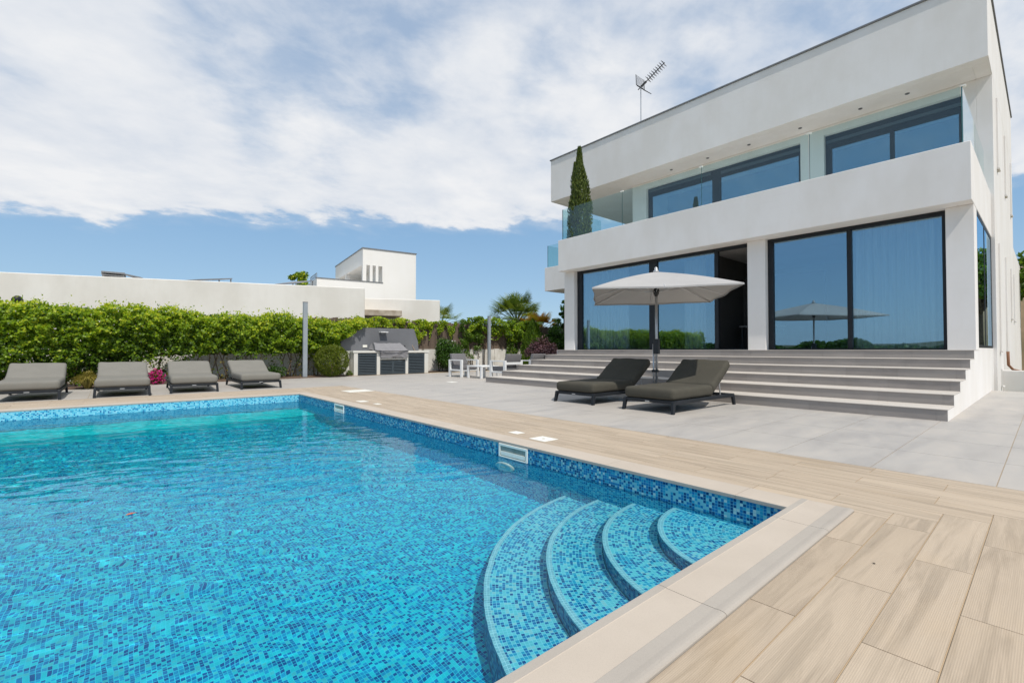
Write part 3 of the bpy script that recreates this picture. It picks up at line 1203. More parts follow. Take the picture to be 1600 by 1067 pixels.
# wall: lower facade piers and side
m_ = MB()
sidepoly = [(8.875, -.35)]
for k in range(6):
    sidepoly += [(RX[k] + .001, RH * k if k else -.35), (RX[k] + .001, RH * (k + 1) - .0135)]
poly = [(8.871, -.34)]
for k in range(6):
    poly.append((RX[k] + .004, RH * (k + 1) - .0135))
    if k < 5:
        poly.append((RX[k + 1] + .004, RH * (k + 1) - .0135))
poly[0] = (RX[0] + .004, -.34)
poly.append((17.2, 1.0 - .0135))
poly.append((17.2, -.34))
m_.prism(poly, 'y', YR, YR + .2)
m_.build('stair_wall', PL, house)
for b_ in ((12.93, 13.45, YR, 1.36, .99, 3.899), (12.93, 13.35, 4.83, 5.28, .99, 3.899), (12.93, 13.35, 11.44, 11.93, .99, 3.899)):
    part('pier', PL, house, [b_], bevel=.006, seg=1)
part('window_sill', PL, house, [(13.45, 17.2, YR, YR + .22, .985, 1.04)])
part('side_wall', PL, house, [(17.2, 26.7, YM, YM + .3, -.34, 8.128)], bevel=.006, seg=1)
part('rear_side_wall', PL, house, [(26.7, 33.0, YM, YM + .3, -.34, 5.0)], bevel=.006, seg=1)
part('rear_wall', PL, house, [(26.4, 26.7, YM + .3, 15.5, 1.0, 8.128)])
part('far_side_wall', PL, house, [(13.35, 18.0, 11.5, 11.93, .99, 3.899)])
# middle floor band
part('balcony_band', PL, house, [(12.54, 12.80, YR - .003, 11.88, 3.90, 5.05), (12.80, 17.2, YR - .003, YR + .23, 3.902, 5.048),
                                 (12.80, 17.2, YR + .23, 11.62, 3.901, 4.30), (12.80, 17.2, 11.62, 11.88, 3.902, 5.048)], bevel=.008, seg=1)
part('rear_balcony', PL, house, [(16.25, 19.5, 15.7, 16.31, 3.9, 5.05), (16.25, 16.5, 12.2, 15.7, 3.9, 5.05), (16.5, 19.5, 12.2, 15.7, 3.9, 4.3)], bevel=.008, seg=1)
part('floor_plinth', PL, house, [(12.52, 26.4, 1.16, 11.93, -.3, .984)])
# upper facade with window openings
XU = 17.2
m_ = MB()
m_.box(XU, XU + .3, YM + .3, 1.42, 4.3, 8.128)
m_.box(XU, XU + .3, 1.42, 4.63, 7.86, 8.128)
m_.box(XU, XU + .3, 4.63, 5.30, 4.3, 8.128)
m_.box(XU, XU + .3, 5.30, 11.15, 7.86, 8.128)
m_.box(XU, XU + .3, 11.15, 11.83, 4.3, 8.128)
m_.box(XU + .3, 26.4, 11.60, 11.83, 4.3, 8.127)
m_.build('upper_wall', PL, house, bevel=.004, seg=1)
# roof slab and fascia
roof = part('roof', PL, house, [(16.03, 16.35, YM, 15.66, 8.13, 10.12), (16.35, 26.7, YM, YM + .3, 8.131, 10.12), (16.35, 26.7, 15.36, 15.66, 8.131, 10.12), (16.35, 26.7, YM + .3, 15.36, 8.132, 8.5), (26.4, 26.7, YM + .3, 15.36, 8.5, 10.12)], bevel=.008, seg=1)
part('roof_edge', MT['metal_cap'], roof, [(15.99, 16.39, YM - .035, 15.70, 10.122, 10.165), (16.39, 26.74, YM - .035, YM + .34, 10.122, 10.165), (16.39, 26.74, 15.32, 15.70, 10.122, 10.165)])
for (x, y) in ((16.49, 9.70), (16.49, 8.22), (16.48, 6.74), (16.47, 5.15), (16.46, 3.56), (16.46, 2.49)):
    d_ = MB(); d_.tube([(x + .25, y, 8.13), (x + .25, y, 8.118)], .055, 14)
    q = d_.build('downlight', MT['metal_cap'], house)
    d_ = MB(); d_.tube([(x + .25, y, 8.1175), (x + .25, y, 8.115)], .035, 12)
    d_.build('lens', MT['black'], q)


def window(name, X_, y0, y1, z0, z1, bars, open_range=None, fw=.07, header=.09, dep=.10, left=None):
    """window in a plane of constant X facing -X; bars: (ya,yb) mullions; panes fill the gaps"""
    m = MB()
    m.box(X_, X_ + dep, y0, y1, z1 - header, z1)
    m.box(X_, X_ + dep, y0, y1, z0, z0 + .035)
    m.box(X_, X_ + dep, y0, y0 + fw, z0 + .035, z1 - header)
    m.box(X_, X_ + dep, y1 - (left or fw), y1, z0 + .035, z1 - header)
    for a, b_ in bars:
        m.box(X_ - .012, X_ + dep, a, b_, z0 + .035, z1 - header)
    w = m.build(name, MT['metal_dark'], house, bevel=.004, seg=1)
    es = [y0 + fw] + [e for ab in sorted(bars) for e in ab] + [y1 - (left or fw)]
    for a, b_ in zip(es[::2], es[1::2]):
        if open_range and a >= open_range[0] - .01 and b_ <= open_range[1] + .01:
            continue
        p = MB()
        p.box(X_ + .05, X_ + .062, a - .001, b_ + .001, z0 + .034, z1 - header + .001)
        p.build('pane', MT['pane'], w)
    return w


XG = 13.10
window('glass_door', XG, 5.283, 11.437, 1.0, 3.899, [(6.15, 6.26), (8.12, 8.395)], open_range=(5.283, 6.2), left=.22)
window('glass_door', XG, 1.363, 4.827, 1.0, 3.899, [(3.0, 3.09)], left=.13)
wu = window('upper_window', XU + .16, 5.303, 11.147, 4.35, 7.858, [(8.05, 8.35)], fw=.10, header=.34, left=.16)
wu2 = window('upper_window', XU + .16, 1.423, 4.627, 4.35, 7.858, [(2.90, 3.0)], fw=.10, header=.42, left=.16)
part('shutter_box', MT['metal_mid'], wu, [(XU + .125, XU + .158, 5.32, 8.0, 7.62, 7.72), (XU + .125, XU + .158, 8.4, 11.12, 7.70, 7.80)])
part('shutter_box', MT['metal_mid'], wu2, [(XU + .125, XU + .158, 1.45, 4.6, 7.60, 7.69)])
# side window facing -Y
sw = MB()
sw.box(13.45, 17.2, YR + .006, YR + .12, 3.80, 3.899)
sw.box(13.45, 17.2, YR + .006, YR + .12, 1.04, 1.10)
sw.box(13.45, 13.56, YR + .006, YR + .12, 1.10, 3.80)
sw.box(17.00, 17.2, YR + .006, YR + .12, 1.10, 3.80)
sw.box(15.12, 15.25, YR + .004, YR + .12, 1.10, 3.80)
sw = sw.build('side_window', MT['metal_dark'], house, bevel=.004, seg=1)
for a, b_ in ((13.56, 15.12), (15.25, 17.00)):
    part('pane', MT['pane'], sw, [(a, b_, YR + .010, YR + .022, 1.10, 3.80)])
# slit windows on the side wall
for (x, z0, z1) in ((18.3, 6.0, 7.85), (21.7, 6.0, 7.85), (25.1, 6.0, 7.85), (18.2, 1.0, 3.85), (21.1, 1.0, 3.85), (24.2, 2.13, 3.85), (26.2, 2.13, 3.85), (18.4, .05, .45)):
    s_ = part('slit_window', MT['metal_dark'], house, [(x, x + .28, YM - .004, YM + .01, z0, z1)])
    part('pane', MT['pane'], s_, [(x + .04, x + .24, YM - .009, YM - .004, z0 + .04, z1 - .04)])
    part('reveal', PL, s_, [(x - .05, x, YM - .035, YM + .01, z0 - .03, z1 + .03)])
    part('sill', PL, s_, [(x - .04, x + .32, YM - .06, YM + .01, z0 - .07, z0 - .031)])
# interior
m_ = MB()
m_.box(18.0, 18.1, 1.2, 11.5, 1.0, 3.9)
m_.box(13.3, 18.0, 1.17, 1.2, 1.0, 1.05)
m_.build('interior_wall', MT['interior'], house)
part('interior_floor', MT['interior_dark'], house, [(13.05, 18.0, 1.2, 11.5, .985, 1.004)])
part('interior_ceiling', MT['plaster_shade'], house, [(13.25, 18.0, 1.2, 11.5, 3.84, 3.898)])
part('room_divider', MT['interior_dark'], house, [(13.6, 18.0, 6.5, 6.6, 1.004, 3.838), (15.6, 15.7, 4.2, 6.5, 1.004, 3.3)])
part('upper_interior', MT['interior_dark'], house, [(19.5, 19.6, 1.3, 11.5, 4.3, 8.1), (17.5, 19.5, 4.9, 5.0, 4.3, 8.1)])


def curtain(label, X_, y0, y1, z0, z1):
    m = MB()
    n = int((y1 - y0) / .018)
    cols = []
    ph = random.random() * 6
    for i in range(n + 1):
        y = y0 + (y1 - y0) * i / n
        cols.append((X_ + .045 * math.sin(y * 38 + 1.5 * math.sin(y * 5 + ph)) + .02 * math.sin(y * 91), y))
    for (xa, ya), (xb, yb) in zip(cols[:-1], cols[1:]):
        m.face([(xa, ya, z0), (xb, yb, z0), (xb, yb, z1), (xa, ya, z1)])
    o = m.build('curtain', MT['sheer'], None, fix=False, smooth=True)
    return tag(o, label, 'curtain')


curtain('sheer white curtain inside the glass door nearest the left pier', 13.30, 9.3, 11.4, 1.01, 3.83)
curtain('sheer white curtain inside the wide pane beside the right pier', 13.30, 1.4, 3.0, 1.01, 3.83)
curtain('sheer white curtain hanging behind the pane left of the parasol pole', 13.9, 6.9, 7.6, 1.01, 3.83)
# dining table seen through the open door
tb = thing('dining_table', 'dark table with white top inside the open glass door', 'table', (15.2, 6.0, 1.0))
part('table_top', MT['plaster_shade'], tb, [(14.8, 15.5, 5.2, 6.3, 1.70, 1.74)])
for (x, y) in ((14.86, 5.28), (15.44, 5.28), (14.86, 6.22), (15.44, 6.22)):
    part('leg', MT['black'], tb, [(x - .03, x + .03, y - .03, y + .03, 1.004, 1.70)])
bw = MB()
bw.tube([(15.0, 5.75, 1.742), (15.0, 5.75, 1.76), (15.0, 5.75, 1.83)], [.05, .09, .13], 14)
tag(bw.build('bowl', MT['white_plastic'], None, smooth=True), 'white bowl on the table inside the open glass door', 'bowl')


# glass railing
def railing():
    posts = [1.07, 3.71, 6.407, 9.106, 11.75]
    X_ = 12.65
    rl = part('glass_railing', MT['rail_base'], house, [(X_ - .04, X_ + .04, 1.0, 11.80, 5.045, 5.062)])
    for a, b_ in zip(posts[:-1], posts[1:]):
        part('glass_panel', MT['rail_glass'], rl, [(X_ - .008, X_ + .008, a + .012, b_ - .012, 5.062, 6.19)])
        part('panel_edge', MT['glass_edge'], rl, [(X_ - .0085, X_ + .0085, b_ - .012, b_ - .004, 5.062, 6.19)])
    for y in posts[1:-1]:
        part('clip', MT['white_plastic'], rl, [(X_ - .02, X_ + .02, y - .05, y + .05, 6.175, 6.215)])
    part('clip', MT['white_plastic'], rl, [(X_ - .02, X_ + .06, 1.0, 1.08, 6.185, 6.215)])
    # side return
    part('glass_panel', MT['rail_glass'], rl, [(X_ + .02, 15.0, 1.05, 1.066, 5.05, 6.19)])
    part('glass_panel', MT['rail_glass'], rl, [(15.03, 17.18, 1.05, 1.066, 5.05, 6.19)])
    part('glass_panel', MT['rail_glass'], rl, [(X_ + .02, 14.9, 11.74, 11.756, 5.05, 6.19)])
    part('panel_edge', MT['glass_edge'], rl, [(X_ - .009, X_ + .009, 1.05, 1.07, 5.062, 6.19)])
    part('panel_edge', MT['glass_edge'], rl, [(X_ - .010, X_ + .010, 11.738, 11.758, 5.062, 6.19)])
    r2 = part('glass_railing', MT['rail_base'], house, [(16.33, 16.41, 12.3, 16.2, 5.045, 5.062)])
    part('glass_panel', MT['rail_glass'], r2, [(16.36, 16.376, 12.3, 16.2, 5.062, 6.15)])
    part('glass_panel', MT['rail_glass'], r2, [(16.39, 19.3, 16.18, 16.196, 5.05, 6.15)])
    part('panel_edge', MT['glass_edge'], r2, [(16.357, 16.379, 16.196, 16.215, 5.062, 6.15)])


MT['rail_base'] = noisy('railing_channel', (.5, .51, .52), (.58, .59, .6), 6, .5)
railing()

# low wall box and pipe by the side wall
bx = part('low_wall', PL, None, [(19.1, 19.35, -.05, YM - .002, -.34, .42), (19.1, 19.95, -.05, .12, -.34, .42)], bevel=.01)
tag(bx, 'low white wall box standing against the side wall of the villa', 'wall')
pp = MB()
pp.tube([(20.05, .80, .95), (20.05, .79, .55), (20.07, .70, .42), (20.08, .45, .34), (20.08, .35, .1), (20.1, .25, -.3)], .035, 10)
tag(pp.build('drain_pipe', noisy('rusty_pipe', (.16, .07, .035), (.25, .12, .06), 8, .8), None, smooth=True), 'rusty brown drain pipe beside the low white wall box', 'pipe')
# slatted wall at the far right
sl = thing('slatted_fence', 'brown horizontal slat fence at the right edge behind the villa', 'fence', (24.5, -.2, -.34))
m_ = MB()
for k in range(8):
    m_.box(24.5, 24.56, -5, .1, -.3 + .16 * k, -.3 + .16 * k + .12)
m_.build('slat_panel', noisy('brown_slats', (.13, .085, .055), (.2, .13, .085), 5, .7, stretch=(1, 1, 6)), sl)
part('post', MT['bark'], sl, [(24.56, 24.66, 0.1, .2, -.34, 1.0)])
part('post', MT['bark'], sl, [(24.56, 24.66, -2.5, -2.4, -.34, 1.0)])


# antenna
ant = thing('tv_antenna', 'television aerial with grid reflector on a thin mast above the roof', 'antenna', (17.0, 11.25, 8.5))
m_ = MB(); m_.tube([(17, 11.25, 8.5), (17, 11.25, 12.25)], [.028, .022], 8); m_.build('mast', MT['alu'], ant)
a0 = Vector((17.0, 11.25, 12.2)); a1 = Vector((17.0, 10.12, 12.72))
bd = (a1 - a0).normalized()
m_ = MB(); m_.tube([a0 - bd * .15, a1], .022, 6)
m_.build('boom', MT['black'], ant)
m_ = MB()
side = bd.cross(Vector((0, 0, 1))).normalized(); upv = side.cross(bd)
for k in range(9):
    c = a0 + bd * (.40 + .10 * k)
    for sg in (1, -1):
        m_.tube([c + upv * .12 * sg - side * .0, c, ], .013, 5)
        m_.tube([c + side * .14 * sg + upv * .09 * sg, c], .011, 5)
m_.build('director', MT['black'], ant)
m_ = MB()
for sg in (1, -1):
    base = a0 + side * .0
    for k in range(8):
        q0 = base + upv * sg * (.05 + .05 * k) - bd * (.02 - .022 * k * 1)
        m_.tube([q0 - side * .30, q0 + side * .30], .008, 5)
    for s2 in (-1, 1):
        m_.tube([base + side * .30 * s2 - bd * .02, base + side * .30 * s2 + upv * sg * .42 + bd * .15], .014, 5)
m_.build('reflector', MT['metal_dark'], ant)
m_ = MB(); m_.beam(a0 + bd * .03, a0 + bd * .3, .07, .06); m_.build('dipole_box', MT['black'], ant)

# ================================================================== PARASOL
pc = [(6.41, 5.25, 2.1), (7.83, 3.25, 2.1), (10.28, 5.02, 2.1), (8.90, 7.22, 2.1)]
pcen = Vector((8.35, 5.19, 0))
par = thing('parasol', 'open rectangular light grey parasol between the two dark loungers', 'parasol', (8.35, 5.19, 0))
apex = Vector((8.35, 5.19, 2.58))
cs = [Vector(p) for p in pc]
m_ = MB()
NS, NR = 10, 8
for i in range(4):
    A, B = cs[i], cs[(i + 1) % 4]
    grid = []
    for r in range(NR + 1):
        t = r / NR
        row = []
        for k in range(NS + 1):
            s = k / NS
            e = A.lerp(B, s)
            p = apex.lerp(e, t)
            p = p + Vector((0, 0, -.045 * math.sin(math.pi * s) * math.sin(math.pi * t * .85) + .03 * math.sin(math.pi * t)))
            # edge cut slightly inwards between rib ends
            p = p.lerp(apex, .02 * math.sin(2 * math.pi * s) ** 2 * t)
            row.append(p)
        grid.append(row)
    for r in range(NR):
        for k in range(NS):
            m_.face([grid[r][k], grid[r + 1][k], grid[r + 1][k + 1], grid[r][k + 1]])
    # hem
    for k in range(NS):
        a, b_ = grid[NR][k], grid[NR][k + 1]
        m_.face([a, b_, b_ - Vector((0, 0, .028)), a - Vector((0, 0, .028))])
cv = m_.build('canopy', MT['canvas'], par)
bmm = bmesh.new(); bmm.from_mesh(cv.data); bmesh.ops.remove_doubles(bmm, verts=bmm.verts, dist=.0005); bmm.to_mesh(cv.data); bmm.free()
md = cv.modifiers.new('solid', 'SOLIDIFY'); md.thickness = .004
ends_ = []
for i in range(4):
    ends_.append(cs[i]); ends_.append((cs[i] + cs[(i + 1) % 4]) / 2)
for i, e in enumerate(ends_):
    a = Vector((apex.x, apex.y, 2.49))
    b_ = e + Vector((0, 0, -.02))
    mid_ = a.lerp(b_, .5) + Vector((0, 0, .01))
    m_ = MB(); m_.tube([a, mid_, b_], .010, 6)
    m_.build('rib', MT['alu'], par, smooth=True)
    h0 = Vector((apex.x, apex.y, 2.16))
    m_ = MB(); m_.tube([h0, a.lerp(b_, .42) - Vector((0, 0, .008))], .008, 6)
    m_.build('strut', MT['alu'], par, smooth=True)
m_ = MB(); m_.tube([(8.35, 5.19, .1), (8.35, 5.19, 2.56)], .026, 14); m_.build('pole', MT['alu'], par, smooth=True)
m_ = MB(); m_.tube([(8.35, 5.19, 2.56), (8.35, 5.19, 2.60), (8.35, 5.19, 2.62), (8.35, 5.19, 2.65), (8.35, 5.19, 2.68)], [.05, .055, .03, .036, .01], 14); m_.build('finial', MT['alu'], par, smooth=True)
m_ = MB(); m_.tube([(8.35, 5.19, 2.08), (8.35, 5.19, 2.13), (8.35, 5.19, 2.20), (8.35, 5.19, 2.24)], [.03, .05, .062, .045], 14); m_.build('hub', MT['black'], par, smooth=True)
m_ = MB(); m_.tube([(8.345, 5.255, .10), (8.345, 5.255, 1.12)], .019, 12); m_.build('winch_rod', MT['alu'], par, smooth=True)
part('crank_box', MT['black'], par, [(8.31, 8.39, 5.13, 5.25, .92, 1.22)], bevel=.012)
part('clamp', MT['black'], par, [(8.32, 8.38, 5.15, 5.29, .55, .60)], bevel=.006)
part('clamp', MT['black'], par, [(8.31, 8.39, 5.05, 5.30, .26, .31)], bevel=.006)
part('base', MT['metal_dark'], par, [(8.05, 8.65, 4.89, 5.42, 0.001, .09), (8.27, 8.43, 5.10, 5.32, .09, .2)], bevel=.012)


# ================================================================== LOUNGERS
def rounded_slab(m, pts_profile, w, th, edge=.045, lean=0):
    pass


def cushion(profile, w, name, mat, parent, r=.05):
    """profile: side outline [(x,z)] of the cushion (closed), extruded across y from -w/2 to w/2, then softened"""
    bm = bmesh.new()
    lo = [bm.verts.new((x, -w / 2, z)) for x, z in profile]
    hi = [bm.verts.new((x, w / 2, z)) for x, z in profile]
    n = len(profile)
    bm.faces.new(lo[::-1]); bm.faces.new(hi)
    for i in range(n):
        j = (i + 1) % n
        bm.faces.new((lo[i], lo[j], hi[j], hi[i]))
    bmesh.ops.recalc_face_normals(bm, faces=bm.faces)
    bmesh.ops.bevel(bm, geom=list(bm.edges), offset=r, segments=4, affect='EDGES', profile=.55, clamp_overlap=True)
    # subdivide long faces so that the fabric can sag a little
    bmesh.ops.triangulate(bm, faces=[f for f in bm.faces if len(f.verts) > 4])
    bmesh.ops.subdivide_edges(bm, edges=[e for e in bm.edges if e.calc_length() > .2], cuts=5, use_grid_fill=True)
    for v in bm.verts:
        q = noise.noise(v.co * 5.0) * .010 + noise.noise(Vector((v.co.x * 16, v.co.y * 7, v.co.z * 12))) * .004
        v.co += v.normal * q
    me = bpy.data.meshes.new(name)
    bm.to_mesh(me); bm.free()
    me.polygons.foreach_set('use_smooth', [True] * len(me.polygons))
    me.materials.append(mat)
    o = link(bpy.data.objects.new(name, me))
    o.parent = parent
    return o


def make_lounger(fab, ang, label, group, w=.94):
    """x runs from the foot (0) to the head; origin on the ground below the middle of the foot edge"""
    t = thing('sun_lounger', label, 'sun lounger', (0, 0, 0), 0, group)
    L_ = 2.12
    hw = w / 2
    md_ = MT['metal_dark']
    # side rails + cross bars
    m = MB()
    for s in (-1, 1):
        m.box(0.03, L_ - .03, s * (hw - .05), s * hw, .145, .205)
    m.box(.03, .08, -hw + .05, hw - .05, .155, .205)
    m.box(L_ - .08, L_ - .03, -hw + .05, hw - .05, .15, .205)
    m.box(1.25, 1.29, -hw + .05, hw - .05, .16, .2)
    for i in range(9):
        m.box(.14 + i * .125, .19 + i * .125, -hw + .05, hw - .05, .185, .2)
    m.build('frame', md_, t, bevel=.006, off=False)
    for x in (0, L_):
        for s in (-1, 1):
            m = MB()
            sx_ = 1 if x == 0 else -1
            m.hexa([(x - .005 * sx_, s * hw - .03 * (s > 0) - .0, 0), (x + .05 * sx_, s * hw - .03 * (s > 0), 0), (x + .05 * sx_, s * hw + .03 * (s < 0) + .0, 0), (x - .005 * sx_, s * hw + .03 * (s < 0), 0)] if False else
                   [(x - .012 * sx_, s * (hw + .008) - .045, 0), (x + .045 * sx_, s * (hw + .008) - .045, 0), (x + .045 * sx_, s * (hw + .008), 0), (x - .012 * sx_, s * (hw + .008), 0),
                    (x + .02 * sx_, s * (hw - .004) - .045, .2), (x + .095 * sx_, s * (hw - .004) - .045, .2), (x + .095 * sx_, s * (hw - .004), .2), (x + .02 * sx_, s * (hw - .004), .2)])
            if s < 0:
                for i in range(len(m.v)):
                    vx, vy, vz = m.v[i]
                    m.v[i] = (vx, vy + .045, vz)
            m.build('leg', md_, t, bevel=.005, off=False)
    # seat cushion
    zt = .40
    cushion([(.02, .205), (1.33, .205), (1.30, zt), (.02, zt - .012)], w - .015, 'seat_cushion', fab, t, .07)
    # back cushion, hinged at x = 1.30
    c, s_ = math.cos(R(ang)), math.sin(R(ang))
    hx, hz = 1.33, .235
    BL = .83 if ang > 30 else .80
    th = .165
    def P(u, v):
        return (hx + u * c - v * s_, hz + u * s_ + v * c)
    cushion([P(0.0, 0), P(BL, 0), P(BL, th), P(0.04, th)], w - .015, 'back_cushion', fab, t, .06)
    m = MB()
    for s in (-1, 1):
        a, b_ = P(-.02, -.012), P(BL - .03, -.012)
        m.beam((a[0], s * (hw - .075), a[1]), (b_[0], s * (hw - .075), b_[1]), .03, .02)
    a, b_ = P(BL - .05, -.012), None
    m.beam((a[0], -hw + .075, a[1]), (a[0], hw - .075, a[1]), .03, .02)
    m.build('back_frame', md_, t, bevel=.003, off=False)
    m = MB()
    for s in (-1, 1):
        a = P(BL * .55, -.02)
        m.tube([(a[0], s * (hw - .11), a[1]), (a[0] + .05, s * (hw - .11), .19)], .012, 8)
    m.build('support_rod', MT['alu'], t, off=False)
    m = MB()
    m.box(.028, .031, -.03, .05, .165, .18)
    m.build('name_plate', MT['alu'], t, off=False)
    return t


GL = 'six cushioned loungers round the pool'
lp = make_lounger(MT['fab_olive'], 34, 'dark olive lounger half in parasol shade, nearest the camera', 'pair of dark loungers by the terrace steps')
lp.location = (6.57, 4.27, 0); lp.rotation_euler.z = R(-.5)
l2 = copy_tree(lp)
l2.location = (6.58, 5.86, 0); l2.rotation_euler.z = R(1.5)
l2['label'] = 'dark olive lounger fully in parasol shade, left of the parasol pole'
g1 = make_lounger(MT['fab_grey'], 25, 'grey lounger at the left edge, leftmost of the row by the hedge', 'row of grey loungers before the hedge')
g1.location = (-1.21, 12.99, 0); g1.rotation_euler.z = R(90)
for x, y, rz, lab in ((.217, 12.94, 89.0, 'grey lounger second from the left, between straw grass and pink flowers'),
                      (1.515, 13.10, 87.5, 'grey lounger right of the pink flowers, second from the post'),
                      (2.965, 13.27, 89.5, 'grey lounger at the right end of the row, closest to the post')):
    q = copy_tree(g1)
    q.location = (x, y, 0); q.rotation_euler.z = R(rz)
    q['label'] = lab

# ================================================================== POSTS
def post(label, x, y, h):
    t = thing('steel_post', label, 'post', (x, y, 0), group='square grey posts by the hedge')
    part('shaft', MT['metal_post'], t, [(x - .075, x + .075, y - .05, y + .05, .012, h)], bevel=.008)
    part('cap', MT['metal_cap'], t, [(x - .08, x + .08, y - .055, y + .055, h, h + .025)], bevel=.004)
    part('foot_plate', MT['metal_post'], t, [(x - .12, x + .12, y - .09, y + .09, .001, .012)])
    return t


post('square grey post between the last grey lounger and the round bush', 5.30, 17.5, 2.70)
post('square grey post behind the white armchairs', 14.15, 18.08, 2.64)

# ================================================================== OUTDOOR KITCHEN
bq = thing('outdoor_kitchen', 'white outdoor kitchen counter with louvred doors and dark grey back wall', 'outdoor kitchen', (8.8, 18, 0))
WK = MT['plaster_old2'] = plaster('cream_counter', (.66, .65, .61), .95, 2.0)
FY = 17.6
part('counter', WK, bq, [
    (7.14, 7.30, FY, 18.3, 0, .88), (8.08, 8.22, FY, 18.3, 0, .88), (9.35, 9.47, FY, 18.3, 0, .88), (10.25, 10.43, FY, 18.3, 0, .88),
    (7.10, 8.20, FY - .02, 18.3, .88, .965), (9.38, 10.47, FY - .02, 18.3, .88, .965), (8.22, 9.35, FY, 18.3, .60, .67),
    (7.30, 10.25, 18.2, 18.3, 0, .87), (6.80, 7.10, 17.95, 18.3, 0, .93)], bevel=.006, seg=1)


def louvre(x0, x1, z0, z1, label=None):
    m = MB()
    y = FY + .015
    f = .045
    m.box(x0, x1, y, y + .04, z1 - f * 1.6, z1); m.box(x0, x1, y, y + .04, z0, z0 + f)
    m.box(x0, x0 + f, y, y + .04, z0 + f, z1 - f * 1.6); m.box(x1 - f, x1, y, y + .04, z0 + f, z1 - f * 1.6)
    o = m.build('louvred_door', MT['metal_mid'], bq, bevel=.003, seg=1)
    s = MB()
    n = max(3, int((z1 - z0 - .1) / .062))
    for k in range(n):
        z = z0 + f + (z1 - z0 - 2.6 * f) * (k + .5) / n
        s.hexa([(x0 + f, y + .004, z - .018), (x1 - f, y + .004, z - .018), (x1 - f, y + .034, z + .012), (x0 + f, y + .034, z + .012),
                (x0 + f, y + .004, z - .010), (x1 - f, y + .004, z - .010), (x1 - f, y + .034, z + .020), (x0 + f, y + .034, z + .020)])
    s.build('louvre_slats', MT['metal_mid'], o)
    part('door_back', MT['metal_dark'], o, [(x0 + f, x1 - f, y + .036, y + .04, z0 + f, z1 - f)])


louvre(7.305, 8.075, .012, .845)
louvre(8.225, 8.785, .012, .565)
louvre(8.79, 9.345, .012, .565)
louvre(9.475, 10.245, .012, .845)
m_ = MB()
m_.prism([(6.95, .93), (6.88, 1.30), (7.25, 1.62), (7.75, 1.90), (10.12, 1.92), (10.32, 1.35), (10.36, .93)], 'y', 18.3, 18.42)
m_.build('back_wall', MT['plaster_grey'], bq, bevel=.004, seg=1)
part('wall_socket', MT['white_plastic'], bq, [(7.78, 7.97, 18.275, 18.3, 1.10, 1.20)], bevel=.006)
part('tap', MT['black'], bq, [(9.62, 9.65, 18.2, 18.24, .965, 1.20), (9.60, 9.65, 18.1, 18.3, 1.04, 1.07)], bevel=.004)
lam = thing('wall_lamp', 'small white wall lamp on the dark grey kitchen back wall', 'wall lamp', (8.63, 18.3, 1.74))
part('lamp_shade', MT['metal_white'], lam, [(8.48, 8.80, 18.08, 18.298, 1.72, 1.755)], bevel=.004)
part('bracket', MT['metal_cap'], lam, [(8.56, 8.72, 18.25, 18.298, 1.64, 1.72)], bevel=.004)

# covered barbecue
bb = thing('covered_barbecue', 'barbecue under a creased grey cloth cover in the kitchen counter', 'barbecue', (8.8, 17.85, .67))
bm = bmesh.new()
NX, NYY = 56, 44
prof = [(17.53, .68), (17.52, .80), (17.49, .93), (17.52, .99), (17.70, 1.14), (17.92, 1.29), (18.08, 1.30), (18.16, 1.2), (18.18, .9), (18.18, .70)]
acc = [0]
for a, b_ in zip(prof[:-1], prof[1:]):
    acc.append(acc[-1] + math.hypot(b_[0] - a[0], b_[1] - a[1]))
vv = []
for j in range(NYY + 1):
    s = acc[-1] * j / NYY
    k = max(i for i in range(len(acc)) if acc[i] <= s + 1e-9)
    k = min(k, len(prof) - 2)
    u = (s - acc[k]) / (acc[k + 1] - acc[k])
    y = prof[k][0] + (prof[k + 1][0] - prof[k][0]) * u
    z = prof[k][1] + (prof[k + 1][1] - prof[k][1]) * u
    row = []
    for i in range(NX + 1):
        t = i / NX
        wid = (9.40 - 8.20) if z < .97 else (9.42 - 7.96) - (z - .97) * .9
        cxm = 8.805 if z < .97 else 8.70 + (z - .97) * -.1
        x = cxm + (t - .5) * wid
        fold = .030 * abs(noise.noise(Vector((x * 3.0 + z * 4, z * 2.5, 1)))) * 3 - .03 + .05 * noise.noise(Vector((x * 5, z * 6 - x * 3, y * 3)))
        sag = -.02 * math.sin(math.pi * t) * (z > .9)
        row.append(bm.verts.new((x, y + fold * (.5 if y < 17.9 else .2), z + sag + .4 * fold)))
    vv.append(row)
for j in range(NYY):
    for i in range(NX):
        bm.faces.new((vv[j][i], vv[j][i + 1], vv[j + 1][i + 1], vv[j + 1][i]))
for e in (0, NX):
    bm.faces.new([vv[j][e] for j in range(NYY + 1)])
bmesh.ops.recalc_face_normals(bm, faces=bm.faces)
for v in bm.verts:
    v.co -= Vector((8.8, 17.85, .67))
me = bpy.data.meshes.new('cloth_cover'); bm.to_mesh(me); bm.free()
me.polygons.foreach_set('use_smooth', [len(p.vertices) == 4 for p in me.polygons])
me.materials.append(MT['fab_cover'])
co_ = link(bpy.data.objects.new('cloth_cover', me)); co_.parent = bb
m_ = MB(); m_.tube([(8.0, 17.49, .965), (8.4, 17.44, .95), (9.0, 17.44, .95), (9.42, 17.49, .965)], .012, 6)
m_.build('drawstring', MT['black'], bb, smooth=True)
m_ = MB()
m_.beam((10.15, 18.27, .966), (10.02, 18.30, 1.22), .035, .012)
tag(m_.build('wooden_stick', noisy('pale_wood', (.5, .36, .22), (.6, .45, .3), 6, .7, stretch=(1, 1, 8)), None), 'short pale wooden stick leaning on the right end of the counter', 'stick')


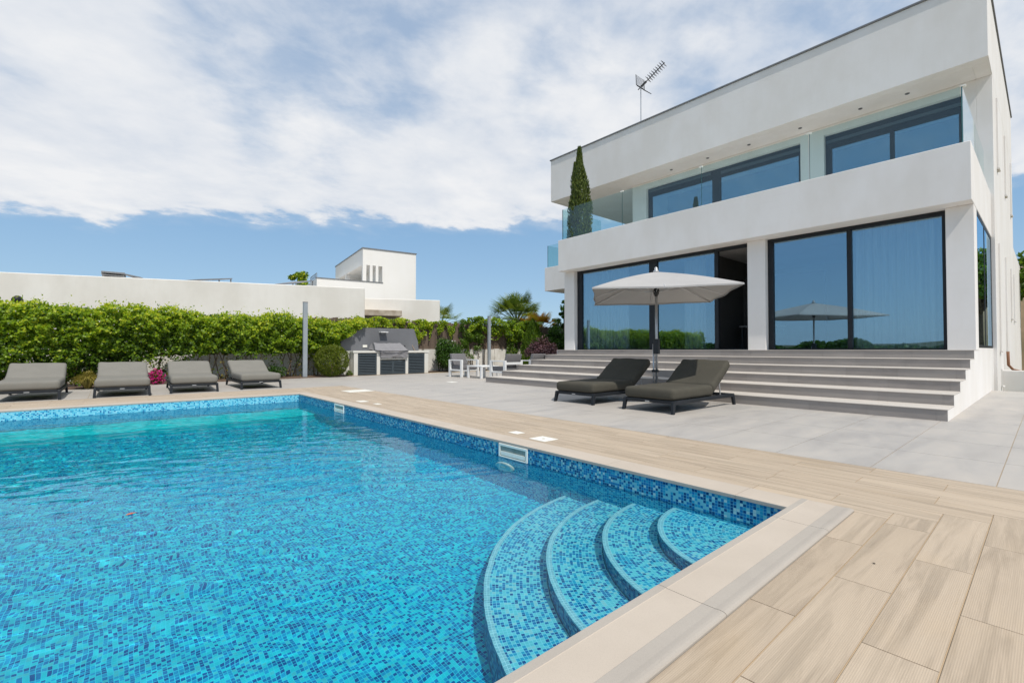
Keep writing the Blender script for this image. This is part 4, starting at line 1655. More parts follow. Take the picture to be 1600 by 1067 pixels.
# ================================================================== WHITE GARDEN FURNITURE
def armchair(label):
    """faces +y, origin below the centre; 0.82 wide (x), 0.80 deep (y)"""
    t = thing('armchair', label, 'armchair', (0, 0, 0), 0, 'white armchairs with grey cushions beside the steps')
    wm = MT['metal_white']
    hw, hd = .41, .40
    for s in (-1, 1):
        m = MB()
        x0, x1 = sorted((s * hw, s * (hw - .07)))
        m.box(x0, x1, -hd, hd, .60, .64)
        m.box(x0, x1, hd - .10, hd, 0.0, .60)
        m.box(x0, x1, -hd, -hd + .10, 0.0, .60)
        m.box(x0, x1, -hd + .10, hd - .10, .22, .28)
        m.build('arm_frame', wm, t, bevel=.005, off=False)
    for nm, y0_, y1_, z0_, z1_ in (('seat_rail', hd - .10, hd - .05, .22, .28), ('seat_rail', -hd + .03, -hd + .08, .22, .28), ('back_rail', -hd + .02, -hd + .06, .50, .60)):
        m = MB()
        m.box(-hw + .07, hw - .07, y0_, y1_, z0_, z1_)
        m.build(nm, wm, t, bevel=.004, off=False)
    m = MB(); m.box(-hw + .08, hw - .08, -hd + .1, hd - .02, .285, .43)
    o = m.build('seat_cushion', MT['fab_char'], t, bevel=.025, seg=3, off=False)
    smooth_by_angle(o, 60)
    m = MB()
    x0, x1 = -hw + .08, hw - .08
    m.hexa([(x0, -.33, .43), (x1, -.33, .43), (x1, -.18, .43), (x0, -.18, .43), (x0, -.47, .86), (x1, -.47, .86), (x1, -.33, .86), (x0, -.33, .86)])
    o = m.build('back_cushion', MT['fab_char'], t, bevel=.03, seg=3, off=False)
    smooth_by_angle(o, 60)
    return t


ac = armchair('white armchair with grey cushions facing the coffee table, left of it')
ac.location = (10.06, 14.40, 0); ac.rotation_euler.z = R(183)
a2 = copy_tree(ac); a2.location = (10.32, 12.24, 0); a2.rotation_euler.z = R(2)
a2['label'] = 'white armchair seen from behind, right of the coffee table'
a3 = copy_tree(ac); a3.location = (11.52, 12.30, 0); a3.rotation_euler.z = R(4)
a3['label'] = 'white armchair farthest right, partly hidden by the lowest steps'
ct = thing('coffee_table', 'low white coffee table between the white armchairs', 'table', (10.1, 13.3, 0))
part('table_top', MT['metal_white'], ct, [(9.72, 10.5, 12.85, 13.72, .40, .44)], bevel=.004)
for x in (9.75, 10.47):
    for y in (12.90, 13.67):
        part('leg', MT['metal_white'], ct, [(x - .03, x + .03, y - .045, y + .045, 0, .40)], bevel=.003)

# ================================================================== GARDEN WALL, REED SCREEN, BED
YF = 18.75
gw = thing('garden_wall', 'low white block wall behind the hedge and the kitchen', 'wall', (5, YF, 0))
part('wall', MT['blocks'], gw, [(-5.8, 24, YF, YF + .2, -.3, 1.03)])
for x in (2.2, 6.5, 12.9, 15.0, 17.1):
    part('pier', MT['blocks'], gw, [(x, x + .3, YF - .04, YF + .18, -.3, 1.06)])
rf = thing('reed_fence', 'brown reed screen standing on the garden wall right of the kitchen', 'fence', (12, YF + .1, 1.0))
m_ = MB()
x = 6.0
rr = random.Random(3)
while x < 23.5:
    h = 2.28 + rr.uniform(-.05, .05)
    w_ = rr.uniform(.05, .09)
    m_.box(x, x + w_, YF + .06 + rr.uniform(-.01, .01), YF + .10, 1.031, h)
    x += w_
m_.build('reed_panel', MT['reed'], rf, fix=False)
for k in range(6):
    part('post', MT['bark'], rf, [(7 + 3 * k, 7.06 + 3 * k, YF + .11, YF + .17, 1.031, 2.2)])

# planting bed
m_ = MB()
edge = [(-9.5, 15.3), (-2, 15.9), (-.55, 16.25), (1.1, 16.95), (2.75, 17.05), (4.8, 17.28), (7.0, 17.42), (7.0, 18.74), (-9.5, 18.74)]
m_.face([(x, y, .03) for x, y in edge])
for (a, b_) in zip(edge[:6], edge[1:7]):
    m_.face([(a[0], a[1], -.01), (b_[0], b_[1], -.01), (b_[0], b_[1], .03), (a[0], a[1], .03)])
edge2 = [(10.5, 17.9), (12, 18.2), (14, 18.15), (20, 18.15), (20, 18.74), (10.5, 18.74)]
m_.face([(x, y, .028) for x, y in edge2])
struct('planting_bed', m_, MT['soil'])

rng = np.random.default_rng(5)


# ------------------------------------------------------------------ hedge
def hedge():
    t = thing('climbing_hedge', 'long bright green vine hedge covering the wall behind the grey loungers', 'hedge', (0, 17.5, 0))
    x0, x1 = -5.7, 7.9
    n = 60000
    X = rng.uniform(x0, x1, n)
    front = np.interp(X, [-5.7, -2, 0, 2, 5, 8], [16.15, 16.35, 16.75, 17.35, 17.75, 18.2])
    top = 2.18 + .07 * np.sin(X * 1.7) + .05 * np.sin(X * 4.3 + 1) + .04 * np.sin(X * 9 + 2) - .03 * (X > 5)
    u = rng.beta(1.5, 1.15, n)
    Zz = .06 + u * (top - .06)
    # bulge: fullest at 70 % of the height, thin foot
    bul = np.interp(Zz / top, [0, .25, .5, .8, .95, 1.0], [.25, .12, .0, -.12, -.03, .15])
    thin = np.interp(X, [-5.7, -1.2, .2, 2, 8], [0, .0, .12, .34, .36])
    lumps = np.array([noise.noise(Vector((a * 1.6, c * 2.0, 0))) for a, c in zip(X[:], Zz)]) * .16
    lumps += np.array([noise.noise(Vector((a * 4.5, c * 5.0, 7))) for a, c in zip(X, Zz)]) * .20
    lumps += np.array([noise.noise(Vector((a * 10, c * 10, 3))) for a, c in zip(X, Zz)]) * .10
    dep = rng.exponential(.085, n)
    Y = front + bul + thin * (Zz < .9) * (1 - Zz / .9) + lumps + np.minimum(dep, .55)
    keep = np.ones(n, bool)
    hole = np.array([noise.noise(Vector((a * 1.3, c * 1.1, 3))) for a, c in zip(X, Zz)])
    pr = np.where(Zz < 1.08, np.interp(X, [-5.7, -.5, 1.2, 2.2, 7.5], [.10, .25, .84, .94, .94]) * (1 - (Zz / 1.08) ** 6), 0)
    keep &= rng.uniform(0, 1, n) > pr + (hole < -.08) * (Zz < .9) * .5 * (X > .8)
    # flat mass in front of grey back wall stays off it
    keep &= ~((X > 6.75) & (Zz < 1.30 + .62 * np.clip(X - 6.75, 0, 1.0)))
    P = np.stack([X, Y, Zz], 1)[keep]
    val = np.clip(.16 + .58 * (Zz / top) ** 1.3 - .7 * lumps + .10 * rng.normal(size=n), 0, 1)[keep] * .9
    Nn = np.tile(np.array([0, -1, .5]), (len(P), 1))
    d = rng.normal(size=(len(P), 3)) * .7 + np.array([0, -.4, -.5])
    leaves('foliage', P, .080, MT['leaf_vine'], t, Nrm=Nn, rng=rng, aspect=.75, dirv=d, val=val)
    # top shoots
    m = 3500
    X = rng.uniform(x0, x1, m)
    top = 2.18 + .07 * np.sin(X * 1.7) + .05 * np.sin(X * 4.3 + 1) + .04 * np.sin(X * 9 + 2)
    Y = np.interp(X, [-5.7, -2, 0, 2, 5, 8], [16.4, 16.6, 17.0, 17.6, 18.0, 18.45]) + rng.uniform(-.2, .3, m)
    Zt = top + rng.exponential(.045, m) - .03
    leaves('shoots', np.stack([X, Y, Zt], 1), .075, MT['leaf_vine'], t, rng=rng, aspect=.6, dirv=rng.normal(size=(m, 3)) * .6 + np.array([0, 0, .8]), val=np.full(m, .8))
    # dry brown leaves near the foot
    m = 2600
    X = rng.uniform(x0, x1 - 1.0, m)
    Y = np.interp(X, [-5.7, -2, 0, 2, 5, 8], [16.25, 16.45, 16.9, 17.5, 17.9, 18.3]) + rng.uniform(.05, .4, m)
    leaves('dry_leaves', np.stack([X, Y, rng.uniform(.05, 1.3, m)], 1), .07, MT['leaf_grass'], t, rng=rng, aspect=.6)
    # woody stems
    for k in range(46):
        m = MB()
        x = random.uniform(-4, 7)
        y = float(np.interp(x, [-5.7, -2, 0, 2, 5, 8], [16.15, 16.35, 16.75, 17.35, 17.75, 18.2])) + random.uniform(.3, .55)
        pts = [(x, y, .02)]
        for i in range(5):
            pts.append((pts[-1][0] + random.uniform(-.12, .12), pts[-1][1] + random.uniform(-.05, .05), pts[-1][2] + .3))
        m.tube(pts, [.022, .018, .016, .014, .010, .006], 6)
        m.build('stem', MT['bark'], t, smooth=True)
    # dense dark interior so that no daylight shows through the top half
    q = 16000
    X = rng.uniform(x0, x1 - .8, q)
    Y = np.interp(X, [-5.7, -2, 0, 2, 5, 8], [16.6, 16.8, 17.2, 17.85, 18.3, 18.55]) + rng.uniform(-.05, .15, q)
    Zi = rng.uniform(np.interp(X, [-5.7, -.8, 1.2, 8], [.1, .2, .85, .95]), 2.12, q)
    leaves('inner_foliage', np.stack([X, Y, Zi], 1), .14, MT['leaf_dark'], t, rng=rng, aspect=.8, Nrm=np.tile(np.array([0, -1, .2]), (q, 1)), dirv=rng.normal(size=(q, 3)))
    return t


hedge()


def vine_patch(label, x0, x1, zb, zt, y, n, mat, size=.08, hang=None, val=.6, thick=.16, name='vine', stems=3):
    t = thing(name, label, 'climbing plant', ((x0 + x1) / 2, y, 0))
    X = rng.uniform(x0, x1, n)
    u = rng.beta(1.6, 1.2, n)
    cx_ = (X - x0) / (x1 - x0)
    low = zb + (hang(cx_) if hang else 0)
    Zz = low + u * (zt + .05 * np.sin(X * 6) - low)
    lum = np.array([noise.noise(Vector((a * 3, c * 3.4, y))) for a, c in zip(X, Zz)])
    keep = lum > -.32
    Y = y - thick * (.5 + lum) * rng.uniform(.2, 1.1, n)
    P = np.stack([X, Y, Zz], 1)[keep]
    k = len(P)
    leaves('foliage', P, size, mat, t, Nrm=np.tile(np.array([0, -1, .4]), (k, 1)), rng=rng, aspect=.72, dirv=rng.normal(size=(k, 3)) * .7 + np.array([0, -.3, -.5]), val=np.full(k, val))
    for i in range(stems):
        m = MB()
        x = x0 + (x1 - x0) * (.3 + .4 * (i + .5) / stems)
        pts = [(x, y - .04, .02)]
        for j in range(6):
            pts.append((pts[-1][0] + random.uniform(-.1, .1), y - .04 + random.uniform(-.03, .0), pts[-1][2] + (zt - .1) / 6))
        m.tube(pts, [.02, .017, .014, .012, .01, .008, .005], 6)
        m.build('stem', MT['bark'], t, smooth=True)
    return t


vine_patch('thin yellow-green vine along the fence top above the dark grey wall', 7.6, 11.0, 1.98, 2.36, YF - .02, 2600, MT['leaf_vine'], .085, hang=lambda c: -.12 * np.sin(c * 9) ** 2, val=.72)
vine_patch('vine hanging down at the right end of the dark grey kitchen wall', 10.1, 11.2, 1.15, 2.30, YF - .05, 1700, MT['leaf_vine'], .085, hang=lambda c: .85 * np.abs(c - .35) * 1.6, val=.66)
vine_patch('sparse vine strands on the reed fence left of the brown dry creeper', 11.1, 12.6, 1.45, 2.34, YF - .04, 1500, MT['leaf_vine'], .08, hang=lambda c: .7 * np.sin(c * 8) ** 2, val=.6)
vine_patch('half dry brownish creeper falling over the reed fence left of the second post', 12.75, 14.1, .45, 2.42, YF - .05, 3200, MT['leaf_dry'] if 'leaf_dry' in MT else MT['leaf_mid'], .085, hang=lambda c: 1.2 * np.abs(c - .5), val=.45, thick=.3)
vine_patch('bright green creeper mound on the fence behind the second post', 13.2, 15.4, 1.75, 2.62, YF - .05, 3000, MT['leaf_vine'], .095, hang=lambda c: .25 * np.sin(c * 6), val=.5, thick=.4)
vine_patch('bushy bright green creeper on the fence right of the second post', 15.3, 18.0, 1.35, 2.52, YF - .1, 5200, MT['leaf_vine'], .10, hang=lambda c: .5 * np.abs(c - .4), val=.52, thick=.5)
vine_patch('narrow green vine strand hanging low right of the second post', 15.75, 16.5, .35, 1.6, YF - .05, 900, MT['leaf_mid'], .085, val=.55)


# ------------------------------------------------------------------ bushes and trees
def bush(name, label, cat, c, r, h, mat, n=5000, size=.06, z0=.05, clump=26, cr=.30, seed=1, val=None, flowers=None, stems=True, aspect=.55):
    rg = np.random.default_rng(seed)
    t = thing(name, label, cat, (c[0], c[1], 0))
    C_, R_, K = [], [], []
    for i in range(clump):
        d = rg.normal(size=3); d /= np.linalg.norm(d)
        q = rg.uniform(.35, .8)
        C_.append((c[0] + d[0] * r * q, c[1] + d[1] * r * q, z0 + h / 2 + d[2] * h / 2 * q))
        R_.append(r * cr * rg.uniform(.8, 1.5)); K.append(n // clump)
    P, Nn = clumps(rg, C_, R_, K)
    P[:, 2] = np.maximum(P[:, 2], z0)
    leaves('crown', P, size, mat, t, Nrm=Nn, rng=rg, aspect=aspect, dirv=Nn + rg.normal(size=Nn.shape) * .8, val=val)
    if flowers:
        m, k, sz = flowers
        idx = rg.choice(len(P), k)
        leaves('blossoms', P[idx] + Nn[idx] * .05, sz, m, t, Nrm=Nn[idx], rng=rg, aspect=.9)
    if stems:
        m = MB()
        for i in range(6):
            a = rg.uniform(0, 6.28)
            e = (c[0] + math.cos(a) * r * .5, c[1] + math.sin(a) * r * .5, z0 + h * .65)
            m.tube([(c[0] + .04 * math.cos(a), c[1] + .04 * math.sin(a), 0), ((c[0] + e[0]) / 2, (c[1] + e[1]) / 2, h * .35), e], [.022, .016, .007], 6)
        m.build('trunk', MT['bark'], t, smooth=True)
    return t


def ball_bush(label, c, r, h, n, seed):
    rg = np.random.default_rng(seed)
    t = thing('round_bush', label, 'bush', (c[0], c[1], 0))
    d = rg.normal(size=(n, 3)); d /= np.linalg.norm(d, axis=1)[:, None]
    lum = np.array([noise.noise(Vector(v) * 3.2) for v in d]) * .13 + np.array([noise.noise(Vector(v) * 9) for v in d]) * .05
    rr = (1 + lum) * (1 - rg.exponential(.05, n))
    P = d * rr[:, None] * np.array([r, r, h / 2]) + np.array([c[0], c[1], h / 2 + .03])
    P[:, 2] = np.maximum(P[:, 2], .03)
    leaves('crown', P, .055, MT['leaf_box'], t, Nrm=d, rng=rg, aspect=.5, dirv=d + rg.normal(size=d.shape) * .7)
    m = MB(); m.tube([(c[0], c[1], 0), (c[0], c[1], .5)], [.05, .02], 8); m.build('trunk', MT['bark'], t)
    return t


ball_bush('round clipped yellow-green bush between the post and the kitchen counter', (6.22, 17.40), .60, 1.16, 9000, 3)
bush('oleander', 'dark green bush with small white flowers right of the kitchen counter', 'bush', (11.75, 18.05), .80, 1.45, MT['leaf_dark'], 8000, .095, .05, 34, .30, 4, flowers=(MT['petal_white'], 60, .09))
# flower cushions and grasses in the bed
bush('pink_flowers', 'bright magenta flowers between the second and third grey loungers', 'flowers', (.98, 16.95), .21, .36, MT['leaf_mid'], 1200, .04, .02, 12, .4, 6, flowers=(MT['petal'], 1100, .045))
bush('heather', 'low reddish plant left of the magenta flowers', 'plant', (.55, 16.85), .26, .34, MT['leaf_purple'], 1400, .04, .02, 12, .4, 7, flowers=(MT['petal'], 90, .035))
bush('low_plant', 'small leafy green plant right of the magenta flowers', 'plant', (2.0, 17.35), .22, .5, MT['leaf_mid'], 900, .07, .02, 8, .4, 8)
bush('low_plant', 'small green plant behind the last grey lounger near the post', 'plant', (3.6, 17.45), .30, .34, MT['leaf_mid'], 1100, .06, .02, 10, .4, 9)
bush('low_plant', 'low green plant at the foot of the hedge beside the square post', 'plant', (4.4, 17.7), .32, .42, MT['leaf_dark'], 1100, .07, .02, 10, .4, 10)
bush('low_plant', 'little plant at the left foot of the kitchen counter', 'plant', (6.95, 17.62), .16, .22, MT['leaf_mid'], 500, .05, .01, 6, .4, 12)


def grass_tuft(label, c, r, h, n, seed, mat='leaf_grass'):
    rg = np.random.default_rng(seed)
    t = thing('ornamental_grass', label, 'grass tuft', (c[0], c[1], 0))
    m = MB()
    for i in range(n):
        a = rg.uniform(0, 6.28); q = rg.uniform(.2, 1)
        e = Vector((c[0] + math.cos(a) * r * q, c[1] + math.sin(a) * r * q, h * rg.uniform(.35, 1) * (1.1 - .6 * q)))
        b_ = Vector((c[0] + math.cos(a) * r * .12, c[1] + math.sin(a) * r * .12, 0.02))
        mid_ = (b_ + e) / 2 + Vector((0, 0, h * .35))
        s = Vector((-math.sin(a), math.cos(a), 0)) * .011
        v = rg.uniform(0, 1)
        m.face([b_ - s, b_ + s, mid_ + s * .8, mid_ - s * .8], [(v, v)] * 4)
        m.face([mid_ - s * .8, mid_ + s * .8, e], [(v, v)] * 3)
    m.build('blades', MT[mat], t, fix=False)
    return t


grass_tuft('straw coloured grass tuft behind the gap between the first two loungers', (-.42, 16.1), .42, .52, 700, 2)
grass_tuft('small green-yellow grass tuft right of the straw grass', (.18, 16.55), .3, .4, 350, 4)


def cone_tree(name, label, c, r, h, mat, n, seed, z0=.05, tips=None, size=.08, cat='conifer', power=.8, base=None):
    rg = np.random.default_rng(seed)
    t = thing(name, label, cat, (c[0], c[1], base if base is not None else 0))
    u = rg.uniform(0, 1, n) ** 1.25
    a = rg.uniform(0, 2 * math.pi, n)
    prof = np.interp(u, [0, .08, .3, .6, .85, 1.0], [.72, .95, 1.0, .78, .42, .04]) if tips is None else np.interp(u, tips[0], tips[1])
    lum = np.array([noise.noise(Vector((math.cos(q) * 1.8, math.sin(q) * 1.8, z * h * 1.7))) for q, z in zip(a, u)])
    lum2 = np.array([noise.noise(Vector((math.cos(q) * 5, math.sin(q) * 5, z * h * 2.5 + 9))) for q, z in zip(a, u)])
    rad = r * prof * (1 + .30 * lum + .22 * lum2) * (1 - np.minimum(rg.exponential(.13, n), .8))
    P = np.stack([c[0] + rad * np.cos(a), c[1] + rad * np.sin(a), z0 + u * h], 1)
    d = np.stack([np.cos(a) * .45, np.sin(a) * .45, np.ones(n) * 1.2], 1)
    Nn = np.stack([np.cos(a), np.sin(a), np.full(n, .3)], 1)
    leaves('crown', P, size, mat, t, Nrm=Nn, rng=rg, aspect=.35, dirv=d)
    m = MB(); m.tube([(c[0], c[1], base if base is not None else 0), (c[0], c[1], z0 + h * .7)], [r * .14, .01], 8); m.build('trunk', MT['bark'], t)
    return t


cyp = cone_tree('cypress', 'tall slim dark cypress behind the glass railing of the balcony', (13.08, 11.30), .40, 3.88, MT['leaf_cypress'], 15000, 5, z0=4.62,
                tips=([0, .1, .35, .58, .74, .86, 1.0], [.98, 1.0, 1.0, .88, .60, .30, .13]), size=.11, cat='cypress', base=4.3)
# its second, lower leader
rg = np.random.default_rng(9)
n = 1800
u = rg.uniform(0, 1, n); a = rg.uniform(0, 6.28, n)
rad = .13 * np.interp(u, [0, .5, 1], [1, .8, .15]) * rg.uniform(.3, 1, n)
leaves('side_leader', np.stack([13.05 + rad * np.cos(a), 11.50 + rad * np.sin(a), 7.0 + u * 1.0], 1), .10, MT['leaf_cypress'], cyp, rng=rg, aspect=.35, dirv=np.stack([np.cos(a) * .4, np.sin(a) * .4, np.ones(n)], 1))
pt = MB()
pt.tube([(13.08, 11.30, 4.301), (13.08, 11.30, 4.72)], [.20, .27], 20)
tag(pt.build('plant_pot', MT['plaster_grey'], None, smooth=False), 'grey pot holding the cypress on the balcony floor', 'plant pot')

cone_tree('conifer', 'bright green cone-shaped conifer left of the purple shrub', (16.55, 17.5), .62, 2.55, MT['leaf_mid'], 11000, 6, size=.10)
bush('purple_shrub', 'purple-leaved shrub beside the left end of the steps', 'shrub', (15.3, 15.5), .85, 1.45, MT['leaf_purple'], 8000, .09, .05, 40, .28, 14)
bush('green_shrub', 'dark green shrub behind the purple shrub by the house corner', 'shrub', (18.6, 18.0), 1.3, 2.3, MT['leaf_dark'], 9000, .12, .1, 40, .26, 15)
bush('green_shrub', 'leafy mid-green shrub between the conifer and the orange palm', 'shrub', (18.3, 19.6), 1.1, 2.55, MT['leaf_mid'], 7000, .12, .2, 36, .26, 16)


def fan_palm(label, c, trunk_h, L_, n, seed, mat='leaf_palm'):
    n = int(n * .9)
    rg = np.random.default_rng(seed)
    t = thing('fan_palm', label, 'palm tree', (c[0], c[1], -.3))
    m = MB(); m.tube([(c[0], c[1], -.3), (c[0] + .03, c[1], trunk_h * .5), (c[0], c[1], trunk_h)], [.2, .17, .16], 12); m.build('trunk', MT['bark'], t)
    m = MB(); st = MB()
    for i in range(n):
        a = rg.uniform(0, 6.28)
        el = R(rg.uniform(-38, 78))
        d = Vector((math.cos(a) * math.cos(el), math.sin(a) * math.cos(el), math.sin(el)))
        b_ = Vector((c[0], c[1], trunk_h))
        pl = L_ * rg.uniform(.50, .72)
        tip = b_ + d * pl + Vector((0, 0, -.06))
        st.tube([b_, tip], [.02, .012], 5)
        side_ = d.cross(Vector((0, 0, 1))).normalized()
        nrm = side_.cross(d)
        v = rg.uniform(0, 1)
        bl = L_ * rg.uniform(.42, .58)
        for k in range(19):
            th = R(-78 + 156 * k / 18)
            dd = (d * math.cos(th) + side_ * math.sin(th)).normalized()
            dd = (dd - nrm * .0 + Vector((0, 0, -.18 * abs(math.sin(th))))).normalized()
            s = dd.cross(nrm).normalized() * .026
            p1 = tip + dd * bl * .6
            p2 = tip + dd * bl * (1 - .2 * abs(th) / 1.4) + Vector((0, 0, -.09 * bl * rg.uniform(.6, 2.2)))
            m.face([tip - s * .3, tip + s * .3, p1 + s, p1 - s], [(v, v)] * 4)
            m.face([p1 - s, p1 + s, p2], [(v, v)] * 3)
    m.build('crown', MT[mat], t, fix=False)
    st.build('stalks', MT[mat], t)
    return t


fan_palm('fan palm rising above the fence behind the white armchairs', (19.7, 22.3), 2.75, 2.0, 88, 1)
fan_palm('fan palm peeping out beside the neighbouring house annexe', (19.4, 31.0), 2.9, 1.8, 30, 2)
fan_palm('orange-tinged palm close to the left house corner', (19.6, 20.2), 2.15, 1.35, 34, 3, 'leaf_orange')


def tree(label, c, h, r, mat, n, seed, size=.16, name='broadleaf_tree', z0=-.3, trunk=.12, low=.35):
    rg = np.random.default_rng(seed)
    t = thing(name, label, 'tree', (c[0], c[1], z0))
    C_, R_, K = [], [], []
    m = MB()
    top = z0 + h
    m.tube([(c[0], c[1], z0), (c[0] + .1, c[1], z0 + h * .35), (c[0], c[1] + .05, z0 + h * .75)], [trunk, trunk * .75, trunk * .3], 10)
    for i in range(34):
        d = rg.normal(size=3); d /= np.linalg.norm(d)
        q = rg.uniform(.35, 1)
        p = (c[0] + d[0] * r * q, c[1] + d[1] * r * q, z0 + h * (low + (1 - low) / 2) + d[2] * h * (1 - low) / 2 * q)
        C_.append(p); R_.append(r * rg.uniform(.18, .36)); K.append(n // 34)
        if i < 10:
            m.tube([(c[0], c[1], z0 + h * .4), tuple((np.array(p) + np.array((c[0], c[1], z0 + h * .5))) / 2 + np.array((0, 0, .1))), p], [trunk * .45, trunk * .25, .015], 6)
    m.build('trunk', MT['bark'], t, smooth=True)
    P, Nn = clumps(rg, C_, R_, K, .75)
    leaves('crown', P, size, mat, t, Nrm=Nn, rng=rg, aspect=.6)
    return t


tree('small green tree seen over the neighbouring wall left of the tower', (11.3, 39.5), 7.9, 1.6, MT['leaf_vine'], 6000, 21, .24)
tree('dark tree behind the fence between annexe and palm', (18.0, 25.5), 3.4, 1.4, MT['leaf_dark'], 4500, 22, .16)
tree('dark green tree beyond the fence left of the fan palm', (17.2, 23.2), 3.3, 1.2, MT['leaf_mid'], 4500, 23, .14)
tree('dense green tree behind the fan palm', (21.5, 23.6), 3.6, 1.5, MT['leaf_dark'], 5000, 24, .15)
tree('dark slim tree directly beside the left house pier', (22.0, 20.3), 4.6, .8, MT['leaf_dark'], 3500, 25, .14)
tree('green tree between the two palms behind the fence', (20.2, 20.9), 3.0, 1.0, MT['leaf_mid'], 4500, 26, .12)
tree('green tree on the slope at the right edge beyond the villa', (34.0, -.4), 6.4, 2.0, MT['leaf_mid'], 6000, 27, .25, z0=.3)
tree('bright green tree lower on the slope, reflected in the side window', (36.0, -3.6), 4.8, 1.9, MT['leaf_vine'], 6000, 28, .25, z0=-.3)

# vegetation past the pool's open side (seen in the window reflections)
lh = thing('low_hedge', 'low dark green hedge beyond the open left side of the pool terrace', 'hedge', (-13, 2, -.3))
n = 26000
Yh = rng.uniform(-14, 22, n); Zh = -.3 + (1.75 + .25 * np.sin(Yh * .8) + .15 * np.sin(Yh * 2.3)) * rng.beta(1.6, 1.0, n)
Xh = -13 + rng.normal(size=n) * .45
leaves('foliage', np.stack([Xh, Yh, Zh], 1), .26, MT['leaf_dark'], lh, rng=rng, aspect=.7)
for k in range(18):
    m_ = MB()
    m_.tube([(-13, -13 + 2 * k, -.34), (-13, -13 + 2 * k, .9)], [.05, .02], 6)
    m_.build('stem', MT['bark'], lh)

# ================================================================== NEIGHBOURING HOUSE
nb = thing('neighbouring_house', 'neighbouring white house with long blank wall and raised tower', 'house', (8, 28, 0))
PO = MT['plaster_old']


def vbox(mb, p, q, thick, z0, z1, side=1):
    """upright box from ground point p to q with thickness to the left (side=1)"""
    p, q = Vector((p[0], p[1], 0)), Vector((q[0], q[1], 0))
    d = (q - p).normalized()
    nn = Vector((-d.y, d.x, 0)) * thick * side
    mb.hexa([(p.x, p.y, z0), (q.x, q.y, z0), (q.x + nn.x, q.y + nn.y, z0), (p.x + nn.x, p.y + nn.y, z0),
             (p.x, p.y, z1), (q.x, q.y, z1), (q.x + nn.x, q.y + nn.y, z1), (p.x + nn.x, p.y + nn.y, z1)])


m_ = MB(); vbox(m_, (-13.4, 34.35), (10.89, 25.35), 6.0, -.3, 4.5); m_.build('long_wall', PO, nb, bevel=.03, seg=1)
m_ = MB(); vbox(m_, (11.34, 26.9), (15.58, 24.9), 5.0, -.3, 4.1)
m_.build('annexe', PO, nb, bevel=.03, seg=1)
m_ = MB(); vbox(m_, (11.0, 25.7), (13.0, 24.95), 1.6, 2.98, 3.32)
m_.build('canopy_slab', noisy('stained_slab', (.30, .24, .18), (.52, .46, .38), 3.0, .9), nb, bevel=.02, seg=1)
m_ = MB(); vbox(m_, (11.0, 26.4), (12.95, 25.62), .3, -.3, 2.97)
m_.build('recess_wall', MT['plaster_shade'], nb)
TW = plaster('tower_white', (.80, .78, .75), .97, .4)
# tower: front line from L to P2
Lp, P1, P2, P0 = Vector((10.81, 33.4)), Vector((13.96, 32.88)), Vector((18.01, 32.29)), Vector((15.04, 41.99))
fd = (P2 - P1).normalized()
bd2 = Vector((-fd.y, fd.x))
Lp = P1 - fd * 3.15


def T(u, v):
    w = P1 + fd * u + bd2 * v
    return (w.x, w.y)


def tbox(mb, u0, u1, v0, v1, z0, z1):
    a, b_, c, d = T(u0, v0), T(u1, v0), T(u1, v1), T(u0, v1)
    mb.hexa([(*a, z0), (*b_, z0), (*c, z0), (*d, z0), (*a, z1), (*b_, z1), (*c, z1), (*d, z1)])


m_ = MB(); tbox(m_, -3.15, 4.09, 0, 9.3, -.3, 6.0); m_.build('lower_storey', TW, nb)
m_ = MB()
tbox(m_, 0, 4.09, 0, 9.2, 7.25, 8.45)
tbox(m_, 1.45, 4.09, 0, 5.5, 6.0, 7.25)
tbox(m_, 0, .26, 0, .25, 6.0, 7.25)
tbox(m_, .52, .72, 0, .25, 6.0, 7.25)
tbox(m_, .95, 1.15, 0, .25, 6.0, 7.25)
tbox(m_, 0.02, .3, 5.2, 5.5, 6.0, 7.25)
tbox(m_, 0.02, .3, 8.8, 9.1, 6.0, 7.25)
tbox(m_, 2.5, 4.05, 5.5, 9.1, 6.0, 7.25)
m_.build('tower', TW, nb)
m_ = MB()
tbox(m_, -.05, 4.14, -.05, 9.25, 8.451, 8.52)
tbox(m_, -3.2, 1.5, -.04, .2, 6.001, 6.06)
m_.build('roof_edge', MT['metal_cap'], nb)
m_ = MB()
for k in range(6):
    x_, y_ = T(-3.1 - .0, .3 + k * .5)
    m_.tube([(x_, y_, 6.0), (x_, y_, 6.4)], .02, 5)
a, b_ = T(-3.1, .3), T(-3.1, 2.8)
m_.tube([(*a, 6.4), (*b_, 6.4)], .022, 5)
m_.tube([(*a, 6.2), (*b_, 6.2)], .012, 5)
m_.build('handrail', MT['metal_cap'], nb)


def solar(label, c, w, d, rz, z, tilt=14, legs=True):
    t = thing('solar_panel', label, 'solar panel', (c[0], c[1], z), R(rz), 'solar panels on the neighbouring flat roof')
    m = MB()
    h = math.sin(R(tilt)) * d
    m.hexa([(-w / 2, -d / 2, .12), (w / 2, -d / 2, .12), (w / 2, d / 2, .12 + h), (-w / 2, d / 2, .12 + h),
            (-w / 2, -d / 2, .18), (w / 2, -d / 2, .18), (w / 2, d / 2, .18 + h), (-w / 2, d / 2, .18 + h)])
    m.build('panel', MT['metal_cap'], t, off=False)
    for x in (-w / 2 + .05, w / 2 - .05):
        for y, hh in ((-d / 2 + .05, .12), (d / 2 - .05, .12 + h - .02)):
            m = MB(); m.box(x - .025, x + .025, y - .025, y + .025, -.3, hh)
            m.build('leg', MT['metal_cap'], t, off=False)
    return t


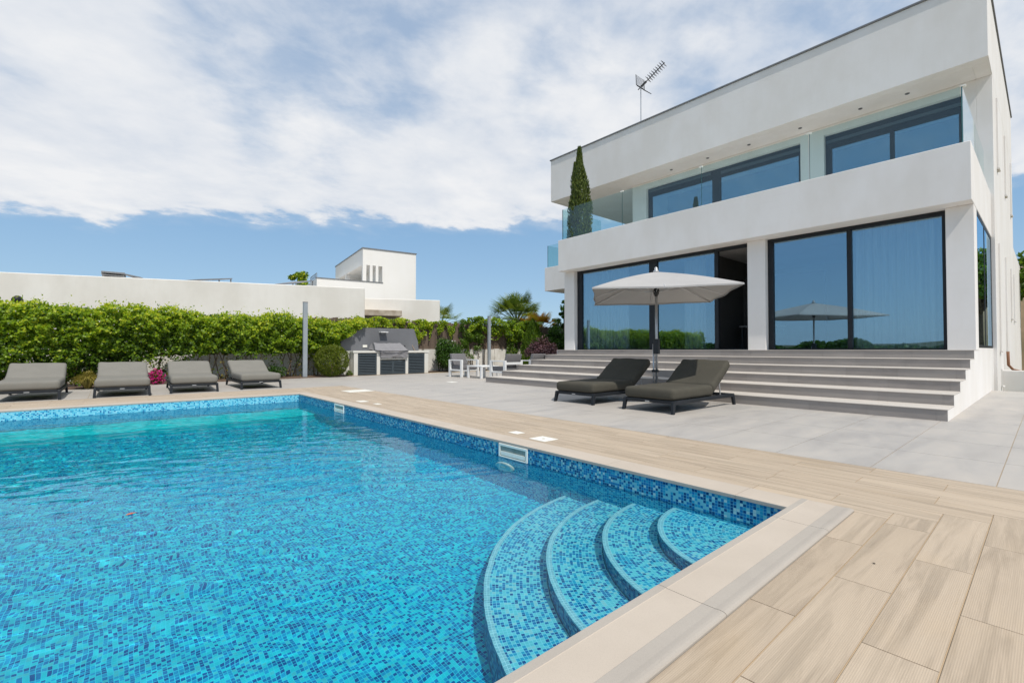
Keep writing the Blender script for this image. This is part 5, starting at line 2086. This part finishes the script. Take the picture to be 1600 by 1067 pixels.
solar('low tilted solar panel on the flat roof, beside the stacked vent', (1.0, 31.6), 1.1, .7, 70, 4.62, 12)
solar('middle tilted solar panel on the flat roof of the long wall', (4.1, 30.3), 1.0, 2.0, -60, 4.55, 10)
solar('largest tilted solar panel, before the small tree', (8.3, 29.5), 1.6, 1.4, -60, 4.70, 14)
rv = thing('roof_vent', 'stacked square roof vent on the neighbouring flat roof', 'roof vent', (.07, 31.2, 4.5))
part('stack', MT['interior_dark'], rv, [(-.25, .40, 30.9, 31.5, 4.5, 4.72)])
part('cap', MT['metal_cap'], rv, [(-.35, .50, 30.8, 31.6, 4.72, 4.77), (-.38, .53, 30.77, 31.63, 4.84, 4.93)], bevel=.01)
part('spacer', MT['interior_dark'], rv, [(-.2, .35, 30.95, 31.45, 4.77, 4.84)])
wl = thing('garden_lamp', 'dark round lamp above the hedge on the neighbouring wall', 'lamp', (-2.7, 30.2, 3.05))
m_ = MB(); m_.tube([(-3.05, 30.16, 3.17), (-3.15, 29.95, 3.23), (-3.2, 29.8, 3.20)], [.12, .19, .13], 12); m_.build('lamp_head', MT['metal_dark'], wl, smooth=True)
m_ = MB(); m_.tube([(-3.05, 30.16, 3.15), (-3.02, 30.30, 2.8)], .03, 8); m_.build('bracket', MT['metal_cap'], wl)


# ================================================================== TERRAIN BEYOND
def hill(name, x0, x1, y0, y1, fn, nx=60, ny=60, mat='hill'):
    V = [(x0 + (x1 - x0) * i / nx, y0 + (y1 - y0) * j / ny) for i in range(nx + 1) for j in range(ny + 1)]
    V = [(x, y, fn(x, y)) for x, y in V]
    F = [(i * (ny + 1) + j, (i + 1) * (ny + 1) + j, (i + 1) * (ny + 1) + j + 1, i * (ny + 1) + j + 1) for i in range(nx) for j in range(ny)]
    me = bpy.data.meshes.new(name); me.from_pydata(V, [], F); me.materials.append(MT[mat])
    me.polygons.foreach_set('use_smooth', [True] * len(me.polygons))
    o = link(bpy.data.objects.new(name, me)); o['kind'] = 'structure'
    return o


def f_right(x, y):
    r = math.hypot((x - 72) / 34, (y + 9) / 25)
    return -.6 + 11.6 * max(0, 1 - r * r) ** .8 + .7 * noise.noise(Vector((x * .12, y * .12, 0))) * (r < 1.05) + .25 * noise.noise(Vector((x * .5, y * .5, 0))) * (r < 1)


hill('hill', 36, 108, -36, 18, f_right, 90, 90)


def f_sea(x, y):
    a = max(0, 1 - ((x + 330) / 160) ** 2)
    return -2 + a * (4 + 6 * math.exp(-((y + 60) / 120) ** 2) + 4 * noise.noise(Vector((y * .02, x * .02, 0))))


hill('distant_hills', -500, -160, -600, 600, f_sea, 30, 120, 'far_green')
